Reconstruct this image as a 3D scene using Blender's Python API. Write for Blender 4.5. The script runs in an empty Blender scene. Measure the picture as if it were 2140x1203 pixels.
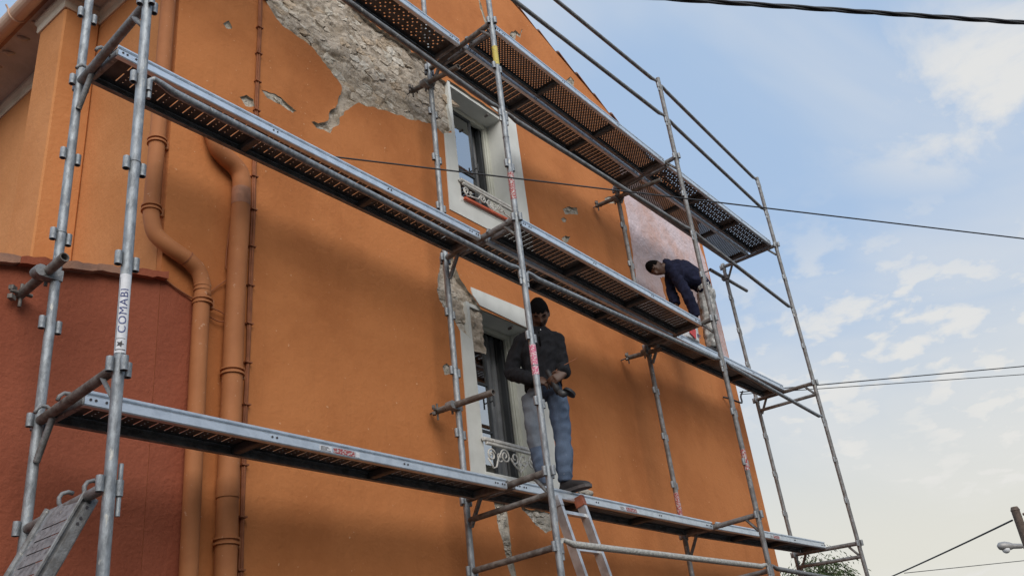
import bpy, bmesh, math, random
from mathutils import Vector, Matrix, noise
from math import sin, cos, pi, radians, sqrt
random.seed(7)
scn = bpy.context.scene
COL = scn.collection

# ------------------------------------------------------------------ camera
cam_d = bpy.data.cameras.new('camera')
cam = bpy.data.objects.new('camera', cam_d); COL.objects.link(cam)
cam_d.sensor_width = 36.0
cam_d.lens = 36.0 * 1877.35 / 2140.0
cam_d.clip_start = 0.05; cam_d.clip_end = 3000
yaw, pit, rol = 0.9552, 0.4569, -0.1256
fwd = Vector((sin(yaw)*cos(pit), cos(yaw)*cos(pit), sin(pit)))
rgt = Vector((cos(yaw), -sin(yaw), 0)); upv = rgt.cross(fwd)
r2 = cos(rol)*rgt + sin(rol)*upv; u2 = -sin(rol)*rgt + cos(rol)*upv
cam.matrix_world = Matrix(((r2.x, u2.x, -fwd.x, -1.894), (r2.y, u2.y, -fwd.y, -3.354),
                           (r2.z, u2.z, -fwd.z, -1.543), (0, 0, 0, 1)))
scn.camera = cam
scn.cycles.max_bounces = 6; scn.cycles.diffuse_bounces = 3; scn.cycles.glossy_bounces = 3; scn.cycles.transparent_max_bounces = 6
scn.render.resolution_x = 1024; scn.render.resolution_y = 575

# ------------------------------------------------------------------ light
SUN_AZ = radians(-142)      # measured from +Y towards +X: veiled sun in front of the gable, left of the viewer
SUN_EL = radians(34)
world = bpy.data.worlds.new('World'); scn.world = world; world.use_nodes = True
wn = world.node_tree.nodes; wl = world.node_tree.links
wn.clear()
def wnode(t, **k):
    n = wn.new(t)
    for a, b in k.items(): setattr(n, a, b)
    return n
w_out = wnode('ShaderNodeOutputWorld'); w_bg = wnode('ShaderNodeBackground')
sky = wnode('ShaderNodeTexSky', sky_type='NISHITA', sun_disc=False)
sky.sun_elevation = SUN_EL; sky.sun_rotation = SUN_AZ
sky.air_density = 1.0; sky.dust_density = 1.5; sky.ozone_density = 1.2; sky.altitude = 50
tc = wnode('ShaderNodeTexCoord'); sep = wnode('ShaderNodeSeparateXYZ')
wl.new(tc.outputs['Generated'], sep.inputs[0])
zc = wnode('ShaderNodeMath', operation='MAXIMUM'); zc.inputs[1].default_value = 0.0
wl.new(sep.outputs['Z'], zc.inputs[0])
zp = wnode('ShaderNodeMath', operation='ADD'); zp.inputs[1].default_value = 0.22
wl.new(zc.outputs[0], zp.inputs[0])
dx = wnode('ShaderNodeMath', operation='DIVIDE'); dy = wnode('ShaderNodeMath', operation='DIVIDE')
wl.new(sep.outputs['X'], dx.inputs[0]); wl.new(zp.outputs[0], dx.inputs[1])
wl.new(sep.outputs['Y'], dy.inputs[0]); wl.new(zp.outputs[0], dy.inputs[1])
cmb = wnode('ShaderNodeCombineXYZ')
wl.new(dx.outputs[0], cmb.inputs[0]); wl.new(dy.outputs[0], cmb.inputs[1])
mp = wnode('ShaderNodeMapping'); mp.inputs['Location'].default_value = (3.1, 1.7, 0.0)
wl.new(cmb.outputs[0], mp.inputs['Vector'])
# pale warm air towards the horizon, a thin veil, a torn high cloud and broken cumulus
def wmath(op, a, b=None):
    n = wnode('ShaderNodeMath', operation=op)
    for k, v in enumerate((a, b)):
        if v is None: continue
        if isinstance(v, (int, float)): n.inputs[k].default_value = v
        else: wl.new(v, n.inputs[k])
    return n.outputs[0]
def wramp(src, lo, hi, out=1.0):
    r = wnode('ShaderNodeMapRange', interpolation_type='SMOOTHSTEP'); r.inputs[1].default_value = lo; r.inputs[2].default_value = hi; r.inputs[4].default_value = out
    wl.new(src, r.inputs[0]); return r.outputs[0]
def wnoise(scale, det, ro, dist=0.0):
    n = wnode('ShaderNodeTexNoise'); n.inputs['Scale'].default_value = scale; n.inputs['Detail'].default_value = det
    n.inputs['Roughness'].default_value = ro; n.inputs['Distortion'].default_value = dist; wl.new(mp.outputs[0], n.inputs['Vector']); return n.outputs['Fac']
def blob(x, y, r_in, r_out):
    v = wnode('ShaderNodeVectorMath', operation='DISTANCE'); wl.new(cmb.outputs[0], v.inputs[0]); v.inputs[1].default_value = (x, y, 0)
    return wramp(v.outputs['Value'], r_out, r_in)
def wmix(a, col, fac):
    m = wnode('ShaderNodeMix', data_type='RGBA'); wl.new(a, m.inputs['A']); m.inputs['B'].default_value = (*col, 1)
    if isinstance(fac, float): m.inputs['Factor'].default_value = fac
    else: wl.new(fac, m.inputs['Factor'])
    return m.outputs['Result']
base = wmix(sky.outputs[0], (5.3, 7.2, 10.0), 0.78)
base = wmix(base, (8.6, 8.4, 7.5), wramp(sep.outputs['Z'], 0.44, 0.10, 0.95))
n_big = wnoise(1.3, 5, 0.55, 0.4); n_wisp = wnoise(3.0, 7, 0.62, 0.6); n_cum = wnoise(11.0, 7, 0.55, 0.15)
veil = wmath('MULTIPLY', wramp(n_big, 0.42, 0.70), 0.45)
torn = wmath('MULTIPLY', wramp(n_wisp, 0.36, 0.58), wmath('MULTIPLY', blob(1.20, 0.02, 0.06, 0.30), 0.9))
cover = wmath('MAXIMUM', blob(1.76, 0.34, 0.10, 0.62), wmath('MULTIPLY', wramp(n_big, 0.50, 0.62), wramp(sep.outputs['Z'], 0.42, 0.30)))
cum = wmath('MULTIPLY', wramp(n_cum, 0.43, 0.62), cover)
cl = wmath('MAXIMUM', wmath('MAXIMUM', veil, torn), wmath('MULTIPLY', cum, 0.85))
skyc = wmix(base, (9.0, 8.9, 8.6), cl)
wl.new(skyc, w_bg.inputs['Color'])
w_bg.inputs['Strength'].default_value = 0.055
wl.new(w_bg.outputs[0], w_out.inputs[0])

sun_d = bpy.data.lights.new('sun', 'SUN'); sun = bpy.data.objects.new('sun', sun_d); COL.objects.link(sun)
sun_d.energy = 1.5; sun_d.angle = radians(50); sun_d.color = (1.0, 0.93, 0.84)
sdir = Vector((sin(SUN_AZ)*cos(SUN_EL), cos(SUN_AZ)*cos(SUN_EL), sin(SUN_EL)))
sun.rotation_euler = sdir.to_track_quat('Z', 'Y').to_euler()
sun.location = (20, 20, 20)
scn.view_settings.view_transform = 'Standard'; scn.view_settings.look = 'None'
scn.view_settings.gamma = 1.0; scn.view_settings.exposure = 0.70
scn.view_settings.use_curve_mapping = False

# ------------------------------------------------------------------ materials
MATS = {}
def mat(name, col, rough=0.8, metal=0.0, var=0.0, vscale=6.0, col2=None, bump=0.0, bscale=60.0, spec=0.5,
        streak=0.0, spots=None, spot_scale=30.0, spot_thr=0.66, rvar=0.0, stretch=None, detail=6.0, trowel=0.0, stain=0.0):
    """procedural principled material: base colour broken by two noises, optional vertical streaks, spots and bump"""
    m = bpy.data.materials.new(name); m.use_nodes = True
    nt = m.node_tree; N = nt.nodes; L = nt.links
    b = N['Principled BSDF']
    b.inputs['Roughness'].default_value = rough; b.inputs['Metallic'].default_value = metal
    b.inputs['Specular IOR Level'].default_value = spec
    co = N.new('ShaderNodeTexCoord').outputs['Object']
    if stretch:
        mpn = N.new('ShaderNodeMapping'); mpn.inputs['Scale'].default_value = stretch
        L.new(co, mpn.inputs[0]); co = mpn.outputs[0]
    cur = None
    def noise_n(scale, det=detail, ro=0.6):
        n = N.new('ShaderNodeTexNoise'); n.inputs['Scale'].default_value = scale
        n.inputs['Detail'].default_value = det; n.inputs['Roughness'].default_value = ro
        L.new(co, n.inputs['Vector']); return n
    def mix(a, bcol, fac):
        x = N.new('ShaderNodeMix'); x.data_type = 'RGBA'
        if isinstance(a, tuple): x.inputs['A'].default_value = (*a, 1)
        else: L.new(a, x.inputs['A'])
        if isinstance(bcol, tuple): x.inputs['B'].default_value = (*bcol, 1)
        else: L.new(bcol, x.inputs['B'])
        if isinstance(fac, float): x.inputs['Factor'].default_value = fac
        else: L.new(fac, x.inputs['Factor'])
        return x.outputs['Result']
    def ramp(src, lo, hi, out=1.0):
        r = N.new('ShaderNodeMapRange'); r.interpolation_type = 'SMOOTHSTEP'
        r.inputs[1].default_value = lo; r.inputs[2].default_value = hi; r.inputs[4].default_value = out
        L.new(src, r.inputs[0]); return r.outputs[0]
    cur = tuple(col)
    if var > 0 or col2:
        n = noise_n(vscale)
        d = tuple(col2) if col2 else tuple(c*(1-var) for c in col)
        cur = mix(cur, d, ramp(n.outputs['Fac'], 0.38, 0.66))
    if stain > 0:
        n = noise_n(0.55, 5.0, 0.62); cur = mix(cur, tuple(c*q for c, q in zip(col, (0.72, 0.66, 0.62))), ramp(n.outputs['Fac'], 0.46, 0.68, stain))
        n = noise_n(13.0, 6.0, 0.7); cur = mix(cur, tuple(c*0.80 for c in col), ramp(n.outputs['Fac'], 0.55, 0.75, stain*0.8))
    if streak > 0:
        mpn = N.new('ShaderNodeMapping'); mpn.inputs['Scale'].default_value = (7.0, 7.0, 0.55); L.new(co, mpn.inputs[0])
        n = N.new('ShaderNodeTexNoise'); n.inputs['Scale'].default_value = 1.6; n.inputs['Detail'].default_value = 7
        n.inputs['Roughness'].default_value = 0.65; L.new(mpn.outputs[0], n.inputs['Vector'])
        cur = mix(cur, tuple(c*0.62 for c in col), ramp(n.outputs['Fac'], 0.5, 0.78, streak))
    if spots:
        n = noise_n(spot_scale, 3.0, 0.5)
        cur = mix(cur, tuple(spots), ramp(n.outputs['Fac'], spot_thr, spot_thr+0.05))
    if isinstance(cur, tuple): b.inputs['Base Color'].default_value = (*cur, 1)
    else: L.new(cur, b.inputs['Base Color'])
    if rvar > 0:
        n = noise_n(vscale*2.3)
        r = N.new('ShaderNodeMapRange'); r.inputs[3].default_value = max(0.03, rough-rvar); r.inputs[4].default_value = min(1, rough+rvar)
        L.new(n.outputs['Fac'], r.inputs[0]); L.new(r.outputs[0], b.inputs['Roughness'])
    if bump > 0:
        n = noise_n(bscale, 8.0, 0.62)
        bp = N.new('ShaderNodeBump'); bp.inputs['Strength'].default_value = min(1.0, bump); bp.inputs['Distance'].default_value = 0.02*bump
        hsrc = n.outputs['Fac']
        if trowel > 0:
            n3 = noise_n(4.5, 4.0, 0.55); ad = N.new('ShaderNodeMath'); ad.operation = 'MULTIPLY_ADD'; ad.inputs[1].default_value = trowel
            L.new(n3.outputs['Fac'], ad.inputs[0]); L.new(hsrc, ad.inputs[2]); hsrc = ad.outputs[0]
        L.new(hsrc, bp.inputs['Height']); L.new(bp.outputs[0], b.inputs['Normal'])
    MATS[name] = m
    return m
mat('plaster_orange', (0.565, 0.214, 0.075), 0.92, col2=(0.49, 0.178, 0.060), vscale=1.1, bump=0.5, bscale=30, streak=0.22, trowel=2.0, stain=0.65,
    spots=(0.70, 0.40, 0.22), spot_scale=30, spot_thr=0.69, spec=0.2)
mat('plaster_side', (0.59, 0.262, 0.105), 0.92, col2=(0.52, 0.22, 0.082), vscale=1.2, bump=0.5, bscale=30, streak=0.12, spec=0.2, trowel=2.0, stain=0.4)
mat('plaster_red', (0.335, 0.098, 0.053), 0.92, col2=(0.285, 0.080, 0.043), vscale=1.4, bump=0.6, bscale=34, streak=0.12, trowel=1.2, stain=0.5, spec=0.2)
mat('pipe_paint', (0.45, 0.178, 0.070), 0.68, col2=(0.38, 0.145, 0.056), vscale=3.0, bump=0.15, bscale=60, streak=0.3, spec=0.25, stain=0.6, spots=(0.50, 0.27, 0.16), spot_scale=36, spot_thr=0.68)
mat('pipe_worn', (0.40, 0.18, 0.10), 0.7, var=0.3, vscale=12)
mat('cable_paint', (0.34, 0.12, 0.05), 0.8, var=0.3, vscale=9)
mat('plaster_edge', (0.46, 0.41, 0.34), 0.95, var=0.3, vscale=20, bump=0.6, bscale=90)
mat('mortar', (0.54, 0.465, 0.38), 0.97, col2=(0.34, 0.28, 0.215), vscale=9, bump=1.0, bscale=30, spots=(0.58, 0.52, 0.43), spot_scale=22, spot_thr=0.6, spec=0.15)
mat('stone_a', (0.62, 0.55, 0.46), 0.95, col2=(0.42, 0.355, 0.28), vscale=11, bump=1.0, bscale=24, spec=0.15)
mat('stone_b', (0.60, 0.49, 0.37), 0.95, col2=(0.40, 0.31, 0.22), vscale=12, bump=1.0, bscale=28, spec=0.15)
mat('stone_c', (0.68, 0.63, 0.55), 0.95, col2=(0.50, 0.45, 0.37), vscale=10, bump=1.0, bscale=22, spec=0.15)
mat('render_grey', (0.52, 0.475, 0.40), 0.95, var=0.35, vscale=14, bump=0.8, bscale=60)
mat('plaster_pink', (0.68, 0.55, 0.56), 0.5, col2=(0.62, 0.38, 0.31), vscale=1.7, bump=1.0, bscale=11, spec=0.5, stain=0.35, trowel=2.0)
mat('white_paint', (0.74, 0.75, 0.71), 0.75, col2=(0.66, 0.67, 0.63), vscale=3.5, bump=0.15, bscale=60, streak=0.3, spec=0.3)
mat('frame_paint', (0.60, 0.61, 0.53), 0.5, var=0.12, vscale=8, bump=0.05)
mat('dark_stile', (0.06, 0.065, 0.07), 0.5, var=0.2)
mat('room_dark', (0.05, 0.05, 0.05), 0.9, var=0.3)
mat('curtain_grey', (0.26, 0.27, 0.28), 0.9, var=0.3, vscale=4)
mat('iron_white', (0.74, 0.72, 0.67), 0.6, var=0.25, vscale=30, spots=(0.22, 0.12, 0.07), spot_scale=60, spot_thr=0.66)
mat('wood_red', (0.66, 0.13, 0.055), 0.65, var=0.25, vscale=14, bump=0.2)
mat('beige_cornice', (0.60, 0.54, 0.45), 0.9, col2=(0.50, 0.44, 0.36), vscale=3, bump=0.4, bscale=40)
mat('soffit_grey', (0.52, 0.50, 0.47), 0.95, col2=(0.40, 0.385, 0.36), vscale=2.4, bump=0.6, bscale=24)
mat('gutter_paint', (0.62, 0.44, 0.33), 0.55, col2=(0.55, 0.37, 0.27), vscale=3, bump=0.08)
mat('tile_clay', (0.36, 0.19, 0.125), 0.9, col2=(0.26, 0.15, 0.11), vscale=8, bump=0.5, bscale=50)
mat('galv', (0.36, 0.39, 0.415), 0.55, 0.45, col2=(0.20, 0.215, 0.23), vscale=28, bump=0.35, bscale=120, rvar=0.15, spots=(0.46, 0.46, 0.43), spot_scale=30, spot_thr=0.65, stretch=(1, 1, 0.45))
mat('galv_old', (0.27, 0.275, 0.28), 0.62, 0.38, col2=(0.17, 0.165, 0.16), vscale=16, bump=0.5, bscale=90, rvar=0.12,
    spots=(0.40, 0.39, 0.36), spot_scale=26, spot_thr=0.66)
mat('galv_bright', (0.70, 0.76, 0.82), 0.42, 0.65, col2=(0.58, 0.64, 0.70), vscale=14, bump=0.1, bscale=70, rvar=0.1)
mat('galv_deck', (0.115, 0.115, 0.115), 0.6, 0.3, col2=(0.075, 0.073, 0.07), vscale=9, bump=0.3, bscale=60, rvar=0.1)
mat('rust_tube', (0.125, 0.108, 0.097), 0.75, 0.3, col2=(0.24, 0.225, 0.21), vscale=18, bump=0.4, bscale=80)
mat('mortar_splash', (0.55, 0.54, 0.50), 0.9, var=0.3, vscale=40, bump=0.8, bscale=60)
mat('hole_dark', (0.02, 0.02, 0.02), 0.9)
mat('tag_red', (0.36, 0.06, 0.06), 0.6, spots=(0.50, 0.47, 0.46), spot_scale=95, spot_thr=0.50)
mat('tag_pink', (0.62, 0.16, 0.26), 0.6, spots=(0.74, 0.66, 0.66), spot_scale=90, spot_thr=0.52)
mat('tag_yellow', (0.58, 0.47, 0.10), 0.6, spots=(0.30, 0.25, 0.10), spot_scale=110, spot_thr=0.58)
mat('tag_white', (0.74, 0.75, 0.78), 0.5, var=0.12, vscale=40)
mat('ink_blue', (0.05, 0.07, 0.22), 0.6)
mat('ink_dark', (0.05, 0.045, 0.05), 0.6)
mat('alu', (0.62, 0.63, 0.64), 0.42, 0.75, col2=(0.46, 0.46, 0.46), vscale=12, bump=0.12, bscale=60, rvar=0.1)
mat('plastic_brick', (0.34, 0.10, 0.05), 0.65, var=0.3, vscale=20)
mat('rubber_black', (0.018, 0.018, 0.02), 0.65, var=0.2)
mat('cable_black', (0.025, 0.027, 0.032), 0.6, var=0.2)
mat('plastic_white', (0.74, 0.75, 0.76), 0.45, var=0.06, vscale=8)
mat('print_red', (0.62, 0.04, 0.035), 0.5, var=0.15)
mat('asphalt', (0.055, 0.054, 0.052), 0.95, var=0.3, vscale=0.8, bump=0.5, bscale=70)
mat('pole_wood', (0.13, 0.095, 0.075), 0.9, var=0.4, vscale=9, bump=0.4)
mat('lamp_grey', (0.35, 0.34, 0.33), 0.5, 0.3, var=0.1)
mat('bark', (0.11, 0.085, 0.06), 0.95, var=0.4, vscale=12, bump=0.6)
mat('skin_brown', (0.092, 0.046, 0.029), 0.55, var=0.15, vscale=20, bump=0.08, bscale=120)
mat('hair_black', (0.004, 0.0037, 0.004), 0.95, spec=0.1, bump=0.6, bscale=260)
mat('wool_black', (0.017, 0.0175, 0.021), 0.95, var=0.25, vscale=30, bump=0.5, bscale=220, spec=0.2)
mat('navy_fleece', (0.016, 0.019, 0.045), 0.95, var=0.3, vscale=16, bump=0.4, bscale=140, spec=0.2)
mat('denim', (0.105, 0.145, 0.215), 0.9, col2=(0.072, 0.10, 0.16), vscale=4, bump=0.4, bscale=160, spec=0.2, spots=(0.42, 0.44, 0.46), spot_scale=30, spot_thr=0.735)
mat('denim_dusty', (0.165, 0.19, 0.225), 0.9, col2=(0.12, 0.142, 0.175), vscale=4, bump=0.4, bscale=160, spec=0.2, spots=(0.42, 0.44, 0.46), spot_scale=30, spot_thr=0.74)
mat('camo_grey', (0.60, 0.60, 0.58), 0.9, col2=(0.22, 0.225, 0.22), vscale=12, bump=0.3, bscale=120, spec=0.2, detail=3)
mat('shoe_dark', (0.028, 0.026, 0.028), 0.7, var=0.3, vscale=20)
mat('shoe_sole', (0.10, 0.09, 0.09), 0.7, var=0.3)
def leafmat(name, c):
    m = mat(name, c, 0.6, var=0.45, vscale=3.5, spec=0.3)
    return m
leafmat('leaf_a', (0.075, 0.11, 0.032)); leafmat('leaf_b', (0.05, 0.08, 0.026))
def glass_mat():
    m = bpy.data.materials.new('window_glass'); m.use_nodes = True
    N = m.node_tree.nodes; L = m.node_tree.links; N.clear()
    o = N.new('ShaderNodeOutputMaterial'); g = N.new('ShaderNodeBsdfGlossy'); t = N.new('ShaderNodeBsdfTransparent')
    mx = N.new('ShaderNodeMixShader'); f = N.new('ShaderNodeFresnel'); f.inputs[0].default_value = 1.75
    nz = N.new('ShaderNodeTexNoise'); nz.inputs['Scale'].default_value = 2.2
    bp = N.new('ShaderNodeBump'); bp.inputs['Strength'].default_value = 0.05; bp.inputs['Distance'].default_value = 0.01
    c = N.new('ShaderNodeTexCoord'); L.new(c.outputs['Object'], nz.inputs['Vector']); L.new(nz.outputs['Fac'], bp.inputs['Height'])
    L.new(bp.outputs[0], g.inputs['Normal'])
    a = N.new('ShaderNodeMath'); a.operation = 'ADD'; a.inputs[1].default_value = 0.55; L.new(f.outputs[0], a.inputs[0])
    g.inputs['Roughness'].default_value = 0.02; t.inputs[0].default_value = (0.75, 0.8, 0.82, 1)
    L.new(a.outputs[0], mx.inputs[0]); L.new(t.outputs[0], mx.inputs[1]); L.new(g.outputs[0], mx.inputs[2]); L.new(mx.outputs[0], o.inputs[0])
    MATS['window_glass'] = m
glass_mat()

# ------------------------------------------------------------------ helpers
ORG = {}
def org(o): return ORG.get(o.name, Vector((0, 0, 0))) if o else Vector((0, 0, 0))
def thing(name, label, cat, loc=(0, 0, 0), group=None):
    o = bpy.data.objects.new(name, None); COL.objects.link(o); o.location = loc; o.empty_display_size = 0.1
    o['label'] = label; o['category'] = cat
    if group: o['group'] = group
    ORG[o.name] = Vector(loc); return o
def tag(o, label, cat, group=None):
    o['label'] = label; o['category'] = cat
    if group: o['group'] = group
    return o
def obj(name, bm, m, parent=None, smooth=False, kind=None, label=None, local=False, mats=None):
    """bm in world coordinates (or in the parent's own when local=True) becomes one mesh object"""
    me = bpy.data.meshes.new(name)
    if isinstance(bm, bmesh.types.BMesh):
        if parent is not None and not local:
            d = org(parent)
            if d.length > 0: bmesh.ops.translate(bm, verts=bm.verts, vec=-d)
        bm.normal_update(); bm.to_mesh(me); bm.free()
    else:
        me = bm
    for x in (mats or [m]): me.materials.append(MATS[x])
    if smooth:
        for p in me.polygons: p.use_smooth = True
    o = bpy.data.objects.new(name, me); COL.objects.link(o)
    if parent is not None:
        o.parent = parent; ORG[o.name] = org(parent) if not local else Vector((0, 0, 0))
    if kind: o['kind'] = kind
    if label: o['label'] = label
    return o
def dup(o, parent):
    c = o.copy(); COL.objects.link(c); c.parent = parent
    for ch in o.children: dup(ch, c)
    return c
def B(): return bmesh.new()
def frame_of(d):
    d = d.normalized(); a = Vector((0, 0, 1)) if abs(d.z) < 0.9 else Vector((1, 0, 0))
    u = a.cross(d).normalized(); return u, d.cross(u)
def tube(bm, p0, p1, r, seg=10, r1=None, cap=True, hollow=False):
    p0 = Vector(p0); p1 = Vector(p1); r1 = r if r1 is None else r1
    u, v = frame_of(p1-p0)
    A = [bm.verts.new(p0 + (u*cos(2*pi*i/seg) + v*sin(2*pi*i/seg))*r) for i in range(seg)]
    Bv = [bm.verts.new(p1 + (u*cos(2*pi*i/seg) + v*sin(2*pi*i/seg))*r1) for i in range(seg)]
    for i in range(seg):
        j = (i+1) % seg; f = bm.faces.new((A[i], A[j], Bv[j], Bv[i])); f.smooth = True
        if cap: f.edges[0].smooth = False; f.edges[2].smooth = False
    if hollow:
        d = (p1-p0).normalized()*min(0.03, (p1-p0).length*0.45)
        for ring, c, s, rr in ((A, p0, 1, r), (Bv, p1, -1, r1)):
            inn = [bm.verts.new(c + (x.co-c)*0.78) for x in ring]
            dee = [bm.verts.new(c + (x.co-c)*0.78 + d*s) for x in ring]
            for i in range(seg):
                j = (i+1) % seg
                bm.faces.new((ring[j], ring[i], inn[i], inn[j]) if s > 0 else (ring[i], ring[j], inn[j], inn[i]))
                bm.faces.new((inn[j], inn[i], dee[i], dee[j]) if s > 0 else (inn[i], inn[j], dee[j], dee[i]))
            bm.faces.new(dee if s < 0 else dee[::-1])
    elif cap:
        bm.faces.new(A[::-1]); bm.faces.new(Bv)
    return bm
def path(bm, pts, r, seg=8, cap=True):
    pts = [Vector(p) for p in pts]; n = len(pts); rs = r if isinstance(r, (list, tuple)) else [r]*n
    rings = []; u = None
    for i, p in enumerate(pts):
        t = (pts[min(i+1, n-1)] - pts[max(i-1, 0)]).normalized()
        if u is None: u, v = frame_of(t)
        else:
            u = (u - t*u.dot(t)).normalized(); v = t.cross(u)
        rings.append([bm.verts.new(p + (u*cos(2*pi*k/seg) + v*sin(2*pi*k/seg))*rs[i]) for k in range(seg)])
    for a, b in zip(rings, rings[1:]):
        for k in range(seg):
            j = (k+1) % seg; f = bm.faces.new((a[k], a[j], b[j], b[k])); f.smooth = True
    if cap: bm.faces.new(rings[0][::-1]); bm.faces.new(rings[-1])
    return bm
def box(bm, lo, hi, bev=0.0):
    x0, y0, z0 = lo; x1, y1, z1 = hi
    v = [bm.verts.new(c) for c in ((x0,y0,z0),(x1,y0,z0),(x1,y1,z0),(x0,y1,z0),(x0,y0,z1),(x1,y0,z1),(x1,y1,z1),(x0,y1,z1))]
    fs = [bm.faces.new([v[i] for i in q]) for q in ((0,3,2,1),(4,5,6,7),(0,1,5,4),(1,2,6,5),(2,3,7,6),(3,0,4,7))]
    if bev > 0:
        es = list({e for f in fs for e in f.edges})
        bmesh.ops.bevel(bm, geom=es, offset=bev, segments=1, affect='EDGES', clamp_overlap=True)
    return bm
def obox(bm, c, ax, half):
    c = Vector(c); v = []
    for sz in (-1, 1):
        for sx, sy in ((-1,-1),(1,-1),(1,1),(-1,1)):
            v.append(bm.verts.new(c + Vector(ax[0])*half[0]*sx + Vector(ax[1])*half[1]*sy + Vector(ax[2])*half[2]*sz))
    for q in ((0,3,2,1),(4,5,6,7),(0,1,5,4),(1,2,6,5),(2,3,7,6),(3,0,4,7)): bm.faces.new([v[i] for i in q])
    return bm
def prism(bm, prof, axis, a, b):
    """extrude the closed 2D profile along axis 'x' (profile in y,z) or 'y' (profile in x,z) from a to b"""
    def P(q, t): return (t, q[0], q[1]) if axis == 'x' else (q[0], t, q[1])
    A = [bm.verts.new(P(q, a)) for q in prof]; Bv = [bm.verts.new(P(q, b)) for q in prof]
    n = len(prof)
    for i in range(n):
        j = (i+1) % n; bm.faces.new((A[i], A[j], Bv[j], Bv[i]))
    bm.faces.new(A[::-1]); bm.faces.new(Bv)
    bmesh.ops.recalc_face_normals(bm, faces=bm.faces); return bm
def rough_loop(pts, step=0.03, amp=0.02, seed=0.0):
    """subdivide a closed x,z outline and break it with noise"""
    out = []; n = len(pts)
    for i in range(n):
        a = Vector((*pts[i], 0)); b = Vector((*pts[(i+1) % n], 0)); L = (b-a).length; k = max(1, int(L/step))
        for t in range(k):
            p = a.lerp(b, t/k); nn = Vector((b.y-a.y, a.x-b.x, 0)).normalized()
            d = noise.noise(Vector((p.x*9+seed, p.y*9, seed)))*amp + noise.noise(Vector((p.x*30, p.y*30, seed+5)))*amp*0.55
            out.append((p.x+nn.x*d, p.y+nn.y*d))
    return out
def fill_sheet(outer, holes, y0, thick):
    """x,z outline with holes -> triangulated sheet at y0 facing -Y, extruded to y0+thick"""
    bm = B(); es = []
    for loop in [outer]+holes:
        vs = [bm.verts.new((p[0], y0, p[1])) for p in loop]
        for i in range(len(vs)): es.append(bm.edges.new((vs[i], vs[(i+1) % len(vs)])))
    bmesh.ops.triangle_fill(bm, use_beauty=True, use_dissolve=False, edges=es, normal=(0, -1, 0))
    if thick:
        r = bmesh.ops.extrude_face_region(bm, geom=list(bm.faces))
        vs = [g for g in r['geom'] if isinstance(g, bmesh.types.BMVert)]
        bmesh.ops.translate(bm, verts=vs, vec=(0, thick, 0))
    bmesh.ops.recalc_face_normals(bm, faces=bm.faces)
    return bm
def inside(p, poly):
    c = False; n = len(poly); j = n-1
    for i in range(n):
        if (poly[i][1] > p[1]) != (poly[j][1] > p[1]) and p[0] < (poly[j][0]-poly[i][0])*(p[1]-poly[i][1])/(poly[j][1]-poly[i][1])+poly[i][0]: c = not c
        j = i
    return c

# ------------------------------------------------------------------ ground
GZ = -3.15
bm = B(); n = 24
vs = [[bm.verts.new((-400+800*i/n, -400+800*j/n, GZ)) for j in range(n+1)] for i in range(n+1)]
for i in range(n):
    for j in range(n): bm.faces.new((vs[i][j], vs[i+1][j], vs[i+1][j+1], vs[i][j+1]))
g = obj('ground', bm, 'asphalt', kind='structure')

# ------------------------------------------------------------------ house
W = 1.05; XL = 0.73; XR = 9.24
house = thing('house', 'orange rendered house with gable wall, patches of bare stone and two windows behind the scaffolding', 'house', (5.0, 1.05, GZ))
def rakez(x): return 6.32-0.311*(x-5.13) if x > 3.9 else 6.70-0.77*(3.9-x)
# outline with the slightly stepped verge
outer = [(XL, GZ), (XR, GZ), (XR, rakez(XR))]
x = XR-0.2; k = 0
while x > 4.0:
    outer.append((x, rakez(x)+0.006*(-1)**k)); x -= 0.21; k += 1
outer += [(3.9, 6.70), (XL, 4.26)]
def rp(pts, step=0.03, amp=0.02, seed=0.0):
    """open rough path"""
    out = []
    for a, b in zip(pts, pts[1:]):
        a = Vector((*a, 0)); b = Vector((*b, 0)); L = (b-a).length; k = max(1, int(L/step))
        nn = Vector((b.y-a.y, a.x-b.x, 0)).normalized()
        for t in range(k):
            p = a.lerp(b, t/k)
            d = noise.noise(Vector((p.x*7+seed, p.y*7, seed)))*amp*1.2 + noise.noise(Vector((p.x*26, p.y*26, seed+5)))*amp*0.8
            if t == 0 and not out: d = 0
            out.append((p.x+nn.x*d, p.y+nn.y*d))
    return out
UW = (3.70, 4.54, 2.96, 4.29); LW = (3.65, 4.50, 0.34, 1.83)
big = [(3.70, 3.69), (3.65, 3.68), (3.56, 3.60), (3.36, 3.61), (3.03, 3.52), (2.67, 3.42), (2.44, 3.37), (2.36, 3.27), (2.21, 3.09), (2.19, 3.0), (2.11, 2.88),
       (1.97, 2.86), (1.92, 2.89), (2.09, 3.00), (2.16, 3.17), (2.24, 3.34), (2.25, 3.44), (2.08, 3.57), (1.88, 3.67), (1.63, 3.69), (1.55, 3.77), (1.47, 3.85), (1.43, 4.1),
       (1.7, 4.5), (2.2, 4.6), (2.44, 4.44), (2.73, 4.38), (3.08, 4.42), (3.17, 4.36), (3.34, 4.41), (3.46, 4.29), (3.66, 4.27), (3.70, 4.33)]
upper_hole = rp(big, 0.03, 0.022, 1.0) + rp([(3.70, 4.33), (4.54, 4.33)], 0.04, 0.012, 3.0) + [(4.54, 4.33), (4.54, 2.96), (3.70, 2.96)]
lpatch = [(3.82, 1.83), (3.70, 1.94), (3.56, 2.06), (3.49, 2.25), (3.34, 2.26), (3.30, 2.07), (3.24, 1.84), (3.30, 1.70), (3.41, 1.65), (3.49, 1.54), (3.65, 1.48)]
lower_hole = rp(lpatch, 0.025, 0.018, 9.0) + [(3.65, 1.48), (3.65, 0.34), (4.50, 0.34), (4.50, 1.83)]
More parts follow.
